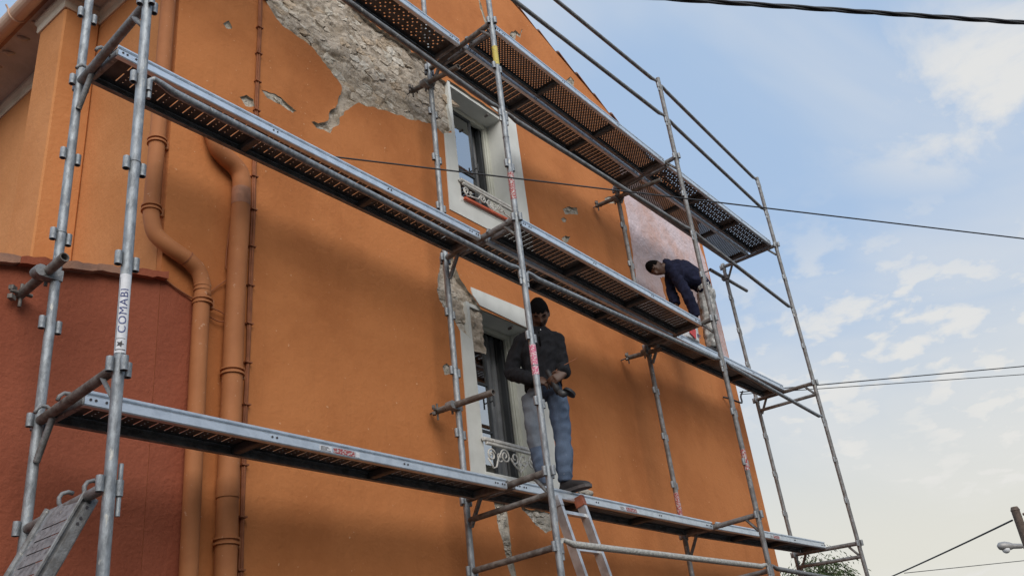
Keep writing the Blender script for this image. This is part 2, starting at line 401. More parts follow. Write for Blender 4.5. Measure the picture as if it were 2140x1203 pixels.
small = {
 'p2': [(1.44, 2.94), (1.57, 2.97), (1.66, 2.95), (1.77, 2.92), (1.735, 2.88), (1.62, 2.90), (1.49, 2.885)],
 'p3': [(1.25, 2.77), (1.31, 2.82), (1.375, 2.81), (1.385, 2.75), (1.31, 2.72)],
 'b1': [(3.72, 0.10), (3.88, 0.11), (3.885, -0.15), (3.87, -0.26), (3.89, -0.40), (3.94, -0.62), (3.90, -0.64), (3.83, -0.42), (3.77, -0.19), (3.735, -0.05)],
 'b2': [(4.07, 0.10), (4.52, 0.10), (4.49, -0.03), (4.38, -0.075), (4.25, -0.02), (4.16, 0.04)],
 's1': [(5.49, 3.55), (5.64, 3.655), (5.80, 3.70), (5.80, 3.61), (5.66, 3.56), (5.52, 3.50)],
 's2': [(5.42, 3.40), (5.47, 3.45), (5.53, 3.44), (5.50, 3.38), (5.45, 3.37)],
 's3': [(5.36, 3.13), (5.46, 3.21), (5.56, 3.23), (5.50, 3.15), (5.42, 3.10)],
 's4': [(3.235, 1.15), (3.29, 1.19), (3.34, 1.17), (3.33, 1.10), (3.26, 1.08)],
 'c1': [(4.385, 5.93), (4.41, 5.93), (4.44, 5.78), (4.49, 5.62), (4.53, 5.52), (4.50, 5.50), (4.44, 5.62), (4.40, 5.76)],
 'c2': [(4.80, 5.52), (4.90, 5.63), (4.98, 5.80), (5.06, 5.87), (5.14, 5.86), (5.22, 5.99), (5.20, 5.93), (5.15, 5.80), (5.07, 5.80), (4.98, 5.63), (4.88, 5.52)],
 'c3': [(5.95, 5.55), (6.05, 5.68), (6.20, 5.83), (6.28, 5.80), (6.20, 5.62), (6.08, 5.52)],
 'c4': [(6.80, 5.55), (6.85, 5.63), (6.90, 5.60), (6.87, 5.50)],
 'c5': [(6.48, 4.10), (6.60, 4.20), (6.78, 4.26), (6.74, 4.16), (6.58, 4.08)],
 'c6': [(1.09, 3.36), (1.14, 3.42), (1.17, 3.37), (1.12, 3.33)],
}
holes = [upper_hole, lower_hole] + [rough_loop(v, 0.02, 0.014, i*3.1) for i, v in enumerate(small.values())]
bm = fill_sheet(outer, holes, W, 0.055)
pw = obj('plaster_wall', bm, 'plaster_orange', house)
# the broken plaster edge shows its grey body
pw.data.materials.append(MATS['plaster_edge'])
for p in pw.data.polygons:
    c = p.center + Vector(house.location)
    if abs(p.normal.y) < 0.5 and XL+0.05 < c.x < XR-0.05 and c.z > GZ+0.1 and c.z < rakez(c.x)-0.1: p.material_index = 1
# stone core behind
inner = [(XL+0.01, GZ), (XR-0.01, GZ), (XR-0.01, rakez(XR)-0.02), (3.9, 6.66), (XL+0.01, 4.22)]
bm = fill_sheet(inner, [[(a[0]-0.04, a[2]-0.06), (a[1]+0.04, a[2]-0.06), (a[1]+0.04, a[3]+0.04), (a[0]-0.04, a[3]+0.04)] for a in (UW, LW)], W+0.12, 0.14)
obj('stone_core', bm, 'mortar', house)

def cellpoly(site, sites, stretch):
    """voronoi cell of a site, metric squeezed in z"""
    poly = [(-0.3, -0.2), (0.3, -0.2), (0.3, 0.2), (-0.3, 0.2)]
    for s in sites:
        if s is site: continue
        dx_, dz_ = s[0]-site[0], s[1]-site[1]
        if abs(dx_) > 0.5 or abs(dz_) > 0.3: continue
        ax, az = dx_, dz_*stretch*stretch
        c = (dx_*ax + dz_*az)/2
        out = []
        for i in range(len(poly)):
            p, q = poly[i], poly[(i+1) % len(poly)]
            dp = p[0]*ax+p[1]*az-c; dq = q[0]*ax+q[1]*az-c
            if dp <= 0: out.append(p)
            if dp*dq < 0:
                t = dp/(dp-dq); out.append((p[0]+(q[0]-p[0])*t, p[1]+(q[1]-p[1])*t))
        poly = out
        if len(poly) < 3: return None
    return poly
def masonry(name, poly, sx, sz, seed, tone, dep0=0.044, mm='mortar'):
    rnd = random.Random(seed)
    xs = [p[0] for p in poly]; zs = [p[1] for p in poly]
    x0, x1, z0, z1 = min(xs)-0.06, max(xs)+0.06, min(zs)-0.06, max(zs)+0.06
    step = 0.014
    nx, nz = int((x1-x0)/step), int((z1-z0)/step)
    bm = B(); grid = []
    big_ = [(p[0], p[1]) for p in poly]
    for i in range(nx+1):
        row = []
        for j in range(nz+1):
            x = x0+i*step; z = z0+j*step
            v = Vector((x*5, z*9, seed))
            h = noise.fractal(v, 0.8, 2.0, 6)*0.020 + (0.5-abs(noise.noise(Vector((x*11, z*26, seed+3)))))*0.020 + noise.noise(Vector((x*45, z*60, seed)))*0.005
            row.append(bm.verts.new((x, min(W+0.112, max(W+0.006, W+dep0-h)), z)))
        grid.append(row)
    for i in range(nx):
        for j in range(nz):
            f = bm.faces.new((grid[i][j], grid[i+1][j], grid[i+1][j+1], grid[i][j+1])); f.smooth = True
    base = obj(name, bm, mm, house)
    sites = []
    zz = z0; r = 0
    while zz < z1:
        xx = x0 + (0.5*sx if r % 2 else 0)
        while xx < x1:
            sites.append((xx+rnd.uniform(-.42, .42)*sx, zz+rnd.uniform(-.36, .36)*sz)); xx += sx*rnd.uniform(0.75, 1.3)
        zz += sz; r += 1
    cnt = 0
    for s in sites:
        if not inside(s, poly): continue
        c = cellpoly(s, sites, 1.6)
        if not c or len(c) < 4: continue
        if rnd.random() < 0.07: continue
        # resample the shrunken cell outline to 12 points
        per = [(Vector((c[(i+1) % len(c)][0]-c[i][0], c[(i+1) % len(c)][1]-c[i][1]))).length for i in range(len(c))]
        tot = sum(per); ring = []
        for q in range(12):
            d = tot*q/12; i = 0
            while d > per[i]: d -= per[i]; i = (i+1) % len(c)
            a, b_ = c[i], c[(i+1) % len(c)]; t = d/per[i]
            ring.append(Vector((a[0]+(b_[0]-a[0])*t, 0, a[1]+(b_[1]-a[1])*t)))
        cen = sum(ring, Vector())/12
        hh = rnd.uniform(0.004, 0.020); tilt = rnd.uniform(-.10, .10), rnd.uniform(-.18, .18)
        bm = B(); rings = []
        for sc, dep in ((1.0, 0.0), (0.93, 0.75), (0.74, 1.0)):
            rr = []
            for q, p in enumerate(ring):
                d = (p-cen)*sc*rnd.uniform(0.80, 1.10)
                yv = -hh*dep*rnd.uniform(0.45, 1.35) + (d.x*tilt[0]+d.z*tilt[1])
                rr.append(bm.verts.new((cen.x+d.x, yv, cen.z+d.z)))
            rings.append(rr)
        cv = bm.verts.new((cen.x, -hh*rnd.uniform(0.8, 1.2), cen.z))
        for a, b_ in zip(rings, rings[1:]):
            for q in range(12):
                f = bm.faces.new((a[q], a[(q+1) % 12], b_[(q+1) % 12], b_[q]))
        for q in range(12):
            f = bm.faces.new((rings[-1][q], rings[-1][(q+1) % 12], cv))
        bmesh.ops.translate(bm, verts=bm.verts, vec=(s[0], W+dep0+0.004, s[1]))
        obj('stone', bm, rnd.choice(tone), base); cnt += 1
    return cnt
tones = ['stone_a', 'stone_a', 'stone_b', 'stone_c']
n1_ = masonry('exposed_masonry', big, 0.150, 0.072, 5, tones)
n2_ = masonry('exposed_masonry', lpatch, 0.15, 0.070, 11, ['stone_a', 'stone_c', 'stone_c'])
for i, k in enumerate(('p2', 'p3', 'b1', 'b2', 's1', 's2', 's3', 's4', 'c1', 'c2', 'c3', 'c4', 'c5', 'c6')):
    masonry('exposed_masonry', small[k], 0.085, 0.05, 20+i, ['stone_c', 'stone_c', 'render_grey'], 0.022, 'render_grey')

# fresh pink undercoat, a skim a few millimetres proud of the wall
pinkp = [(7.05, 4.95), (7.03, 4.35), (6.99, 3.73), (6.90, 3.03), (6.95, 2.75), (7.45, 2.72), (7.62, 3.12), (7.58, 3.40), (7.9, 3.5), (8.2, 3.35), (8.5, 3.15), (8.62, 2.7), (9.20, 2.6), (9.225, 3.2), (9.19, 4.07), (9.10, 4.55), (8.8, 4.72), (8.3, 4.60), (7.97, 4.70), (7.5, 4.85)]
obj('undercoat_patch', fill_sheet(rough_loop(pinkp, 0.04, 0.03, 4.0), [], W-0.005, 0.004), 'plaster_pink', house)
redp = [(XL+0.001, GZ), (0.985, GZ), (0.990, 0.2), (0.978, 1.0), (0.93, 1.045), (0.77, 1.105), (XL+0.001, 1.115)]
obj('red_paint_strip', fill_sheet(redp, [], W-0.004, 0.003), 'plaster_red', house)

# side wall, its pilaster, back and right walls
bm = B(); box(bm, (XL, W+0.06, GZ), (XL+0.3, 9.0, 4.2)); obj('side_wall', bm, 'plaster_side', house)
bm = B(); box(bm, (0.45, 2.17, GZ), (XL-0.003, 2.57, 3.86), 0.012); obj('pilaster', bm, 'plaster_side', house)
bm = B(); box(bm, (XR-0.3, W+0.06, GZ), (XR-0.001, 9.0, 4.9)); box(bm, (XL+0.3, 8.7, GZ), (XR-0.3, 9.0, 4.9)); obj('rear_walls', bm, 'plaster_orange', house)
# roof
bm = B()
prof = [(0.36, 4.06), (3.9, 6.76), (XR+0.25, rakez(XR+0.25)+0.06), (XR+0.25, rakez(XR+0.25)+0.01), (3.9, 6.70), (0.36, 4.0)]
prism(bm, prof, 'y', W+0.03, 9.0); roof = obj('roof', bm, 'tile_clay', house)
# verge tiles laid down the rake
tb = B(); seg = 7
for e, rr in ((0.0, 0.085), (0.44, 0.070)):
    pass
def tile_mesh():
    bm = B(); rings = []
    for t, rr in ((0.0, 0.092), (0.46, 0.074)):
        a = []
        for s in (1.0, 0.84):
            a.append([bm.verts.new((t, -cos(pi*q/8)*rr*s, sin(pi*q/8)*rr*s*0.8-0.02)) for q in range(9)])
        rings.append(a)
    for q in range(8):
        for s in (0, 1):
            f = bm.faces.new((rings[0][s][q], rings[0][s][q+1], rings[1][s][q+1], rings[1][s][q])); f.smooth = True
        for e in (0, 1): bm.faces.new((rings[e][0][q], rings[e][0][q+1], rings[e][1][q+1], rings[e][1][q]))
    for e in (0, 8): bm.faces.new((rings[0][0][e], rings[1][0][e], rings[1][1][e], rings[0][1][e]))
    bmesh.ops.recalc_face_normals(bm, faces=bm.faces); return bm
t0 = None; x = XR+0.28
while x > 3.8:
    if t0 is None:
        t0 = obj('tile', tile_mesh(), 'tile_clay', roof, local=True); o = t0
    else:
        o = t0.copy(); COL.objects.link(o); o.parent = roof
    p = Vector((x, W+0.075+random.uniform(-.008, .008), rakez(x)+0.045)) - org(roof)
    o.location = p; o.rotation_euler = (0, math.atan(0.311)+radians(2.5)+random.uniform(-.012, .012), pi)
    o.rotation_euler = Matrix.Rotation(math.atan(0.311)+radians(3)+random.uniform(-.012, .012), 4, 'Y').to_euler()
    o.location = p - Vector((0.46, 0, -0.46*0.311))
    x -= 0.385
# eave on the left: cornice moulding, soffit, tile ends and gutter
def eave_strip(bm, prof, path_xy):
    rings = [[bm.verts.new((px-q[0]*nx_, py-q[0]*ny_, q[1])) for q in prof] for px, py, nx_, ny_ in path_xy]
    for a, b_ in zip(rings, rings[1:]):
        for i in range(len(prof)-1): bm.faces.new((a[i], a[i+1], b_[i+1], b_[i]))
    bmesh.ops.recalc_face_normals(bm, faces=bm.faces)
mould = [(0.0, 3.845), (0.012, 3.845), (0.018, 3.86), (0.018, 3.91), (0.035, 3.94), (0.035, 3.98), (0.0, 3.99)]
bm = B()
s2 = 1.0
eave_strip(bm, mould, [(XL, W+0.02, 1, 1), (XL, 2.17, 1, 1), (0.45, 2.17, 1, 1), (0.45, 2.57, 1, -1), (XL, 2.57, 1, -1), (XL, 8.9, 1, -1)])
obj('cornice', bm, 'beige_cornice', house)
bm = B(); prism(bm, [(XL-0.01, 3.985), (0.40, 4.03), (0.36, 4.06), (XL-0.01, 4.3)], 'y', W-0.01, 9.0); obj('soffit', bm, 'soffit_grey', house)
y = 1.35; te0 = None
while y < 5.5:
    bm = None
    if te0 is None:
        bm = B(); path(bm, [(0, -0.045, 0), (0, 0, -0.018), (0, 0.045, 0)], [0.012, 0.020, 0.012], 6); te0 = obj('tile_end', bm, 'beige_cornice', house, local=True); o = te0
    else:
        o = te0.copy(); COL.objects.link(o); o.parent = house
    o.location = Vector((0.46, y, 4.022)) - org(house); o.rotation_euler = (0, 0, random.uniform(0.9, 1.3)); y += random.uniform(0.19, 0.25)
bm = B()
ring = [(-cos(pi*q/10)*0.065, -sin(pi*q/10)*0.075) for q in range(11)]
prof = [(0.305+a, 4.04+b) for a, b in ring] + [(0.305+a*0.93, 4.04+b*0.93) for a, b in ring[::-1]]
prism(bm, prof, 'y', W-0.1, 9.0)
gut = obj('gutter', bm, 'gutter_paint', house, smooth=False)
y = 1.45
while y < 6:
    bm = B()
    path(bm, [(0.305+a*1.06, y, 4.04+b*1.06) for a, b in ring] + [(0.39, y, 4.09)], 0.009, 6); tube(bm, (0.24, y, 4.04), (0.215, y, 4.075), 0.008, 6)
    obj('gutter_bracket', bm, 'gutter_paint', gut); y += 0.62

# ------------------------------------------------------------------ unseen house across the street, added to shade the lower gable wall
opp = thing('unseen_opposite_house', 'unseen pale house added across the street to shade the lower wall', 'house', (1.0, -11.5, GZ))
bm = B(); prism(bm, [(-13.0, GZ), (17.0, GZ), (17.0, 4.0), (2.0, 4.0), (-13.0, 4.0)], 'y', -18.5, -11.5); obj('wall', bm, 'beige_cornice', opp)
bm = B(); prism(bm, [(-11.1, 3.95), (-11.1, 4.15), (-15.0, 5.9), (-18.9, 4.15), (-18.9, 3.95)], 'x', -13.4, 17.4); obj('roof', bm, 'tile_clay', opp)
for zz in (-1.9, 1.2):
    for k in range(9):
        xx = -11.3+k*3.3
        bm = B(); box(bm, (xx-0.55, -11.49, zz), (xx+0.55, -11.42, zz+1.7)); w_ = obj('window', bm, 'white_paint', opp)
        bm = B(); box(bm, (xx-0.46, -11.415, zz+0.09), (xx+0.46, -11.40, zz+1.61)); obj('pane', bm, 'room_dark', w_)
        for sg in (-1, 1): bm = B(); box(bm, (xx+sg*0.85-0.27, -11.47, zz-0.02), (xx+sg*0.85+0.27, -11.42, zz+1.72)); obj('shutter', bm, 'curtain_grey', w_)

# ------------------------------------------------------------------ windows (parts of the house)
def arc(cx, cz, r0, r1, a0, a1, n=18):
    return [(cx+(r0+(r1-r0)*i/n)*cos(a0+(a1-a0)*i/n), cz+(r0+(r1-r0)*i/n)*sin(a0+(a1-a0)*i/n)) for i in range(n+1)]
def window(R, surround, top_rail_z, split, muntins, bottom_scroll, name_label):
    x0, x1, z0, z1 = R
    bm = fill_sheet(surround, [], W-0.008, 0.008)
    w = obj('window', bm, 'white_paint', house, label=name_label)
    bm = B(); d = 1.255
    for lo, hi in (((x0-0.03, W-0.002, z0-0.02), (x0+0.006, d+0.1, z1+0.02)), ((x1-0.006, W-0.002, z0-0.02), (x1+0.03, d+0.1, z1+0.02)), ((x0+0.006, W+0.02, z1-0.004), (x1-0.006, d+0.1, z1+0.03))):
        box(bm, lo, hi)
    obj('reveal', bm, 'white_paint', w)
    bm = B(); box(bm, (x0-0.02, W-0.012, z0-0.055), (x1+0.02, d+0.1, z0), 0.004); obj('sill', bm, 'white_paint', w)
    bm = B(); t = 0.052
    for lo, hi in (((x0+0.007, d, z0), (x0+t, d+0.05, z1-0.005)), ((x1-t, d, z0), (x1-0.007, d+0.05, z1-0.005)), ((x0+t, d, z1-t), (x1-t, d+0.05, z1-0.005)), ((x0+t, d, z0), (x1-t, d+0.05, z0+t))): box(bm, lo, hi, 0.006)
    box(bm, (x1-t-0.022, d+0.012, z0+t), (x1-t-0.001, d+0.045, z1-t-0.001), 0.004)
    obj('frame', bm, 'frame_paint', w)
    # left leaf closed and glazed, right leaf opened inwards
    bm = B(); a, b_, c, e = x0+t+0.001, split, z0+t+0.001, z1-t-0.001; s = 0.022
    box(bm, (a, d+0.012, c), (a+s, d+0.042, e)); box(bm, (b_-s, d+0.012, c), (b_, d+0.042, e)); box(bm, (a+s, d+0.012, c), (b_-s, d+0.042, c+s)); box(bm, (a+s, d+0.012, e-s), (b_-s, d+0.042, e))
    for mz in muntins: box(bm, (a+s, d+0.015, mz-0.011), (b_-s, d+0.04, mz+0.011))
    tube(bm, (b_-0.011, d-0.03, (c+e)/2-0.05), (b_-0.011, d-0.03, (c+e)/2+0.05), 0.008, 6); tube(bm, (b_-0.011, d-0.03, (c+e)/2), (b_-0.011, d+0.012, (c+e)/2), 0.007, 6)
    obj('casement', bm, 'dark_stile', w)
    zs = [c+s] + [q for mz in muntins for q in (mz-0.011, mz+0.011)] + [e-s]
    for q in range(0, len(zs), 2):
        bm = B(); box(bm, (a+s, d+0.026, zs[q]), (b_-s, d+0.030, zs[q+1])); obj('pane', bm, 'window_glass', w)
    bm = B(); box(bm, (x1-t-0.05, d+0.052, c), (x1-t-0.018, d+0.105, e)); obj('open_casement', bm, 'dark_stile', w)
    # room behind
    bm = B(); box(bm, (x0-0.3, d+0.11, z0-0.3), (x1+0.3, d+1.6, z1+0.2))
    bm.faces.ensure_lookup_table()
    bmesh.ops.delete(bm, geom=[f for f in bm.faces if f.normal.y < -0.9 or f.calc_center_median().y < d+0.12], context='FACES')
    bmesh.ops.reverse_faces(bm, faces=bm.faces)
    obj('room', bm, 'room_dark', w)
    bm = B()
    for q in range(9):
        xx = split-0.02+q*(x1-split)/9; tube(bm, (xx+0.03, d+0.16+0.02*(q % 2), z0-0.1), (xx+0.03, d+0.16+0.02*(q % 2), z1), 0.034, 8)
    obj('curtain', bm, 'curtain_grey', w)
    # wrought railing
    bm = B(); yy = W-0.034
    box(bm, (x0-0.03, yy-0.018, top_rail_z-0.02), (x1+0.03, yy+0.018, top_rail_z+0.012), 0.007); box(bm, (x0+0.002, yy-0.014, top_rail_z-0.045), (x1-0.002, yy+0.014, top_rail_z-0.0215), 0.005)
    obj('railing_top', bm, 'iron_white', w)
    bm = B(); h = (top_rail_z-0.045)-bottom_scroll; cx = (x0+x1)/2; ztop = top_rail_z-0.047
    r = min(0.058, h*0.36)
    def wire(pts, rad=0.0075): path(bm, [(p[0], yy, p[1]) for p in pts], rad, 6)
    for sgn in (-1, 1):
        # heart in the middle
        wire([(cx+sgn*(q[0]), ztop-r-0.002+q[1]) for q in [(a_[0], a_[1]) for a_ in arc(r*1.02, 0, r*0.22, r*0.95, -2.6*pi, -0.15, 26)]] + [(cx+sgn*r*1.2, ztop-r*2.1), (cx, ztop-r*3.0)])
        # outward scrolls
        wire([(cx+sgn*(r*3.25+q[0]), ztop-r*1.1+q[1]) for q in arc(0, 0, r*0.2, r*0.92, 3.4*pi, 1.0*pi, 24)])
        wire([(cx+sgn*(r*3.25+q[0]), ztop-r*1.1+q[1]) for q in arc(0, 0, r*0.92, r*0.95, 1.0*pi, 0.25*pi, 8)] + [(cx+sgn*(r*4.9), ztop-r*1.7), (cx+sgn*((x1-x0)/2-r*1.9), ztop-h*0.85), (cx+sgn*((x1-x0)/2-r*1.2), ztop-h*0.93), (cx+sgn*((x1-x0)/2-0.01), ztop-h*0.55)])
        ex = (x1-x0)/2-r*1.05
        wire([(cx+sgn*(ex+q[0]), ztop-r*1.35+q[1]) for q in arc(0, 0, r*0.2, r*0.95, -2.2*pi, 0.9*pi, 26)])
        wire([(cx+sgn*(ex-r*1.75+q[0]*0.8), ztop-r*1.35+q[1]) for q in arc(0, 0, r*0.2, r*0.8, 1.2*pi, -0.8*pi, 20)], 0.0055)
    wire([(cx, ztop-r*1.2), (cx, ztop-h*0.98)], 0.006)
    for ox, oz, rr in ((-0.02, -h*0.78, 0.011), (0.02, -h*0.78, 0.011), (0, -h*0.86, 0.013), (0, -h*0.70, 0.010)):
        bmesh.ops.create_icosphere(bm, subdivisions=1, radius=rr, matrix=Matrix.Translation((cx+ox, yy, ztop+oz)))
    wire([(cx-0.028, ztop-r*1.6), (cx, ztop-r*2.3), (cx+0.028, ztop-r*1.6)], 0.006)
    obj('scrollwork', bm, 'iron_white', w)
    for sx, sz, ya, yb, rr in ((x0-0.02, top_rail_z-0.005, W-0.036, W+0.06, 0.010), (x1+0.02, top_rail_z-0.005, W-0.036, W+0.06, 0.010), (x0+0.02, z1-0.07, W+0.03, W+0.075, 0.014), (x1-0.2, z1-0.03, W+0.03, W+0.075, 0.014)):
        bm = B(); tube(bm, (sx, ya, sz), (sx, yb, sz), rr, 8); obj('hinge_pin', bm, 'rust_tube', w)
    return w
us = [(3.51, 2.74), (4.78, 2.74), (4.78, 4.46), (3.66, 4.46)] + rp([(3.66, 4.46), (3.66, 4.37), (4.545, 4.345)], 0.04, 0.014, 2.0) + [(4.545, 4.345), (4.541, 2.961), (3.699, 2.961), (3.699, 3.98)] + rp([(3.699, 3.98), (3.66, 4.09), (3.645, 3.96), (3.672, 3.78), (3.655, 3.66), (3.51, 3.575)], 0.03, 0.01, 6.0)
window(UW, us, 3.125, 4.26, [3.52], 2.965, 'upper window with white surround broken at its top left corner')
ls = [(3.455, 0.12), (4.68, 0.12), (4.68, 2.03), (3.70, 2.01)] + rp([(3.70, 2.01), (3.72, 1.94), (3.83, 1.84)], 0.03, 0.012, 8.0) + [(4.499, 1.831), (4.499, 0.341), (3.651, 0.341)] + [(3.651, 1.47)] + rp([(3.651, 1.47), (3.50, 1.55), (3.455, 1.57)], 0.03, 0.012, 3.0)
window(LW, ls, 0.605, 4.10, [0.80, 1.24], 0.36, 'lower window with white surround and crumbled upper left corner')
bm = B(); obox(bm, (4.10, W-0.034, 2.945), ((cos(.03), 0, sin(.03)), (0, 1, 0), (-sin(.03), 0, cos(.03))), (0.39, 0.012, 0.011))
tag(obj('wooden_batten', bm, 'wood_red'), 'red painted wooden batten lying under the upper window railing', 'batten')

# ------------------------------------------------------------------ red annex on the left
annex = thing('annex', 'low red rendered annex with ragged tile coping left of the orange gable', 'building', (-2, 1.05, GZ))
def az(x): return 1.115 + 0.225*(x-XL)
bm = B(); prism(bm, [(-6.0, GZ), (XL-0.002, GZ), (XL-0.002, az(XL)), (-6.0, az(-6.0))], 'y', W-0.004, 3.9); obj('wall', bm, 'plaster_red', annex)
xx = XL+0.02; k = 0
while xx > -1.6:
    ln = random.uniform(0.17, 0.26); bm = B(); x2 = max(-1.7, xx-ln); n = 7; j = random.uniform(-.006, .006)
    low = [(xx+(x2-xx)*q/n, az(xx+(x2-xx)*q/n)-0.012+random.uniform(-.009, .005)) for q in range(n+1)]
    top = [(p[0], az(p[0])+0.028+random.uniform(-.006, .006)) for p in low]
    prism(bm, low+top[::-1], 'y', W-0.045-random.uniform(0, .018)+j, 1.6)
    obj('coping_tile', bm, 'tile_clay' if k % 3 else 'plaster_red', annex); xx = x2-0.001; k += 1

# ------------------------------------------------------------------ downpipes and wall cables
def smooth_path(pts, n=6):
    pts = [Vector(p) for p in pts]; out = []
    for i in range(len(pts)-1):
        p0 = pts[max(i-1, 0)]; p1 = pts[i]; p2 = pts[i+1]; p3 = pts[min(i+2, len(pts)-1)]
        for k in range(n):
            t = k/n
            out.append(0.5*((2*p1)+(p2-p0)*t+(2*p0-5*p1+4*p2-p3)*t*t+(3*p1-p0-3*p2+p3)*t**3))
    out.append(pts[-1]); return out
def collar(z, c, r, parent, name='bracket', lug=None):
    bm = B()
    for dz in (0.0, -0.028): tube(bm, (c[0], c[1], z+dz), (c[0], c[1], z+dz-0.012), r, 16)
    if lug:
        tube(bm, (c[0], c[1], z-0.02), lug, 0.012, 6); box(bm, (c[0]+r*0.7, c[1]-0.02, z-0.055), (c[0]+r*0.7+0.03, c[1]+0.015, z+0.01), 0.004)
    return obj(name, bm, 'pipe_paint', parent, smooth=False)
dp = thing('downpipe', 'orange painted downpipe that bends around the house corner above the red annex', 'downpipe', (0.96, 0.98, GZ))
bm = B(); pts = smooth_path([(0.655, 1.06, 3.88), (0.657, 1.07, 3.0), (0.657, 1.075, 2.1), (0.650, 1.07, 1.60), (0.652, 1.055, 1.48), (0.672, 1.03, 1.385), (0.75, 1.0, 1.315), (0.86, 0.985, 1.265), (0.935, 0.985, 1.215), (0.97, 0.985, 1.14), (0.978, 0.985, 1.04), (0.970, 0.985, 0.8), (0.964, 0.985, -1.5), (0.960, 0.985, GZ)], 6)
path(bm, pts, 0.050, 16); obj('pipe', bm, 'pipe_paint', dp)
for z, c in ((2.11, (0.657, 1.075)), (1.60, (0.650, 1.07)), (1.03, (0.978, 0.985))): collar(z, c, 0.062, dp, lug=(c[0]+0.05, 1.06, z-0.02))
for z, c in ((1.12, (0.974, 0.985)),): collar(z, c, 0.0525, dp, 'joint')
bm = B(); c0 = Vector((0.855, 0.985, 1.268)); d0 = Vector((0.11, 0, -0.055)).normalized(); tube(bm, c0-d0*0.004, c0+d0*0.004, 0.0525, 16); obj('joint', bm, 'cable_paint', dp)
dp2 = thing('downpipe', 'wide orange painted downpipe with an offset top beside the vertical cables', 'downpipe', (1.2, 0.98, GZ))
bm = B(); pts = smooth_path([(1.00, 1.06, 2.40), (1.005, 1.0, 2.31), (1.018, 0.98, 2.235), (1.045, 0.98, 2.175), (1.11, 0.98, 2.13), (1.175, 0.98, 2.10), (1.222, 0.98, 2.05), (1.236, 0.98, 1.97), (1.236, 0.98, 1.85), (1.212, 0.98, 1.2), (1.203, 0.98, 0.6), (1.192, 0.98, -0.5), (1.19, 0.98, GZ)], 6)
path(bm, pts, 0.062, 18); obj('pipe', bm, 'pipe_paint', dp2)
bm = B(); tube(bm, (1.193, 0.98, -0.06), (1.193, 0.98, -0.17), 0.066, 18); obj('joint', bm, 'pipe_paint', dp2)
bm = B(); tube(bm, (1.236, 0.98, 1.93), (1.234, 0.98, 1.80), 0.0632, 18); obj('joint', bm, 'pipe_worn', dp2)
for z, c in ((0.62, (1.203, 0.98)), (-0.395, (1.192, 0.98))): collar(z, c, 0.074, dp2, lug=(c[0], 1.06, z-0.02))
def strand(nm, pts, r, m, label, cat, group=None, n=6):
    bm = B(); path(bm, smooth_path(pts, n), r, 6); return tag(obj(nm, bm, m), label, cat, group)
cb = thing('wall_cable', 'bundle of painted cables clipped vertically up the orange wall', 'cable', (1.36, 1.04, GZ))
for q in range(3):
    pts = []; z = 4.2; i = 0
    while z > GZ:
        xx = 1.345 + 0.0185*(z-0.3) + (q-1)*0.010 + 0.010*noise.noise(Vector((q*7.3, z*1.9, 2)))
        pts.append((xx, W-0.014-0.006*(q % 2), z)); z -= 0.11
    bm = B(); path(bm, pts, 0.0075, 6); obj('cable', bm, 'cable_paint', cb)
for z in (3.51, 3.25, 2.98, 2.71, 2.42, 2.13, 1.855, 1.563, 1.267, 0.99, 0.72, 0.44, 0.06, -0.25, -0.55):
    bm = B(); xx = 1.345+0.0185*(z-0.3); box(bm, (xx-0.024, W-0.034, z-0.005), (xx+0.024, W+0.01, z+0.005)); obj('clip', bm, 'cable_paint', cb)
bm = B(); tube(bm, (1.47, W-0.02, 3.87), (1.44, W+0.02, 3.87), 0.03, 8); tube(bm, (1.36, W-0.02, 3.86), (1.50, W-0.02, 3.86), 0.008, 6); obj('cable_box', bm, 'dark_stile', cb)
strand('thin_wire', [(1.235, 1.035, 1.93), (1.187, 1.03, 1.627), (1.167, 1.03, 1.35), (1.198, 1.02, 1.281), (1.10, 1.03, 1.167), (1.03, 1.03, 1.08)], 0.004, 'cable_paint', 'thin painted wire looping between the two downpipes', 'wire')
strand('thin_wire', [(1.02, 1.03, 1.0), (1.074, 1.02, 1.008), (1.15, 1.02, 0.999), (1.185, 1.02, 0.965), (1.129, 1.02, 0.935), (1.05, 1.03, 0.955)], 0.004, 'cable_paint', 'small loop of thin wire hanging between the downpipes', 'wire')
strand('thin_wire', [(0.74, 1.035, 1.115), (0.83, 1.033, 1.075), (0.92, 1.03, 1.045), (0.97, 1.02, 1.03), (1.0, 1.03, 0.99)], 0.006, 'cable_paint', 'wire running down from the annex coping to the downpipe', 'wire')
strand('wall_bracket', [(8.70, 1.04, 2.02), (8.76, 0.98, 1.99), (8.95, 0.93, 1.96), (9.12, 0.97, 2.02), (9.20, 1.0, 2.12), (9.26, 0.98, 2.2)], 0.012, 'cable_black', 'dark cable and bracket fixed at the right wall corner', 'bracket')

# ------------------------------------------------------------------ scaffold
sc = thing('scaffold', 'galvanised tube scaffold frame standing in front of the orange gable', 'scaffold', (4.6, 0.38, GZ))
ST = 3.08
FIT = [[-0.071,-0.024,-0.008,0.0,0.003],[0.002,0.058,0.003,-0.005,0.012],[0.051,-0.063,0.0,-0.004,0.004],[-0.047,0.008,-0.007,-0.002,-0.013],
       [-0.008,-0.007,-0.004,0.001,0.002],[0.008,0.037,0.012,0.004,-0.006],[0.083,-0.039,-0.002,0.001,-0.016],[-0.019,0.03,0.002,0.004,0.014]]
def sp(s, inner, z):
    f = FIT[s+4*inner]
    return Vector((ST*s+f[0]+f[2]*z, 0.771*inner+f[1]+f[3]*z, z+f[4]))
TR = 0.0245
tops = {(0, 0): 5.1, (1, 0): 5.1, (2, 0): 5.12, (3, 0): 5.10, (0, 1): 4.9, (1, 1): 4.9, (2, 1): 4.06, (3, 1): 4.05}
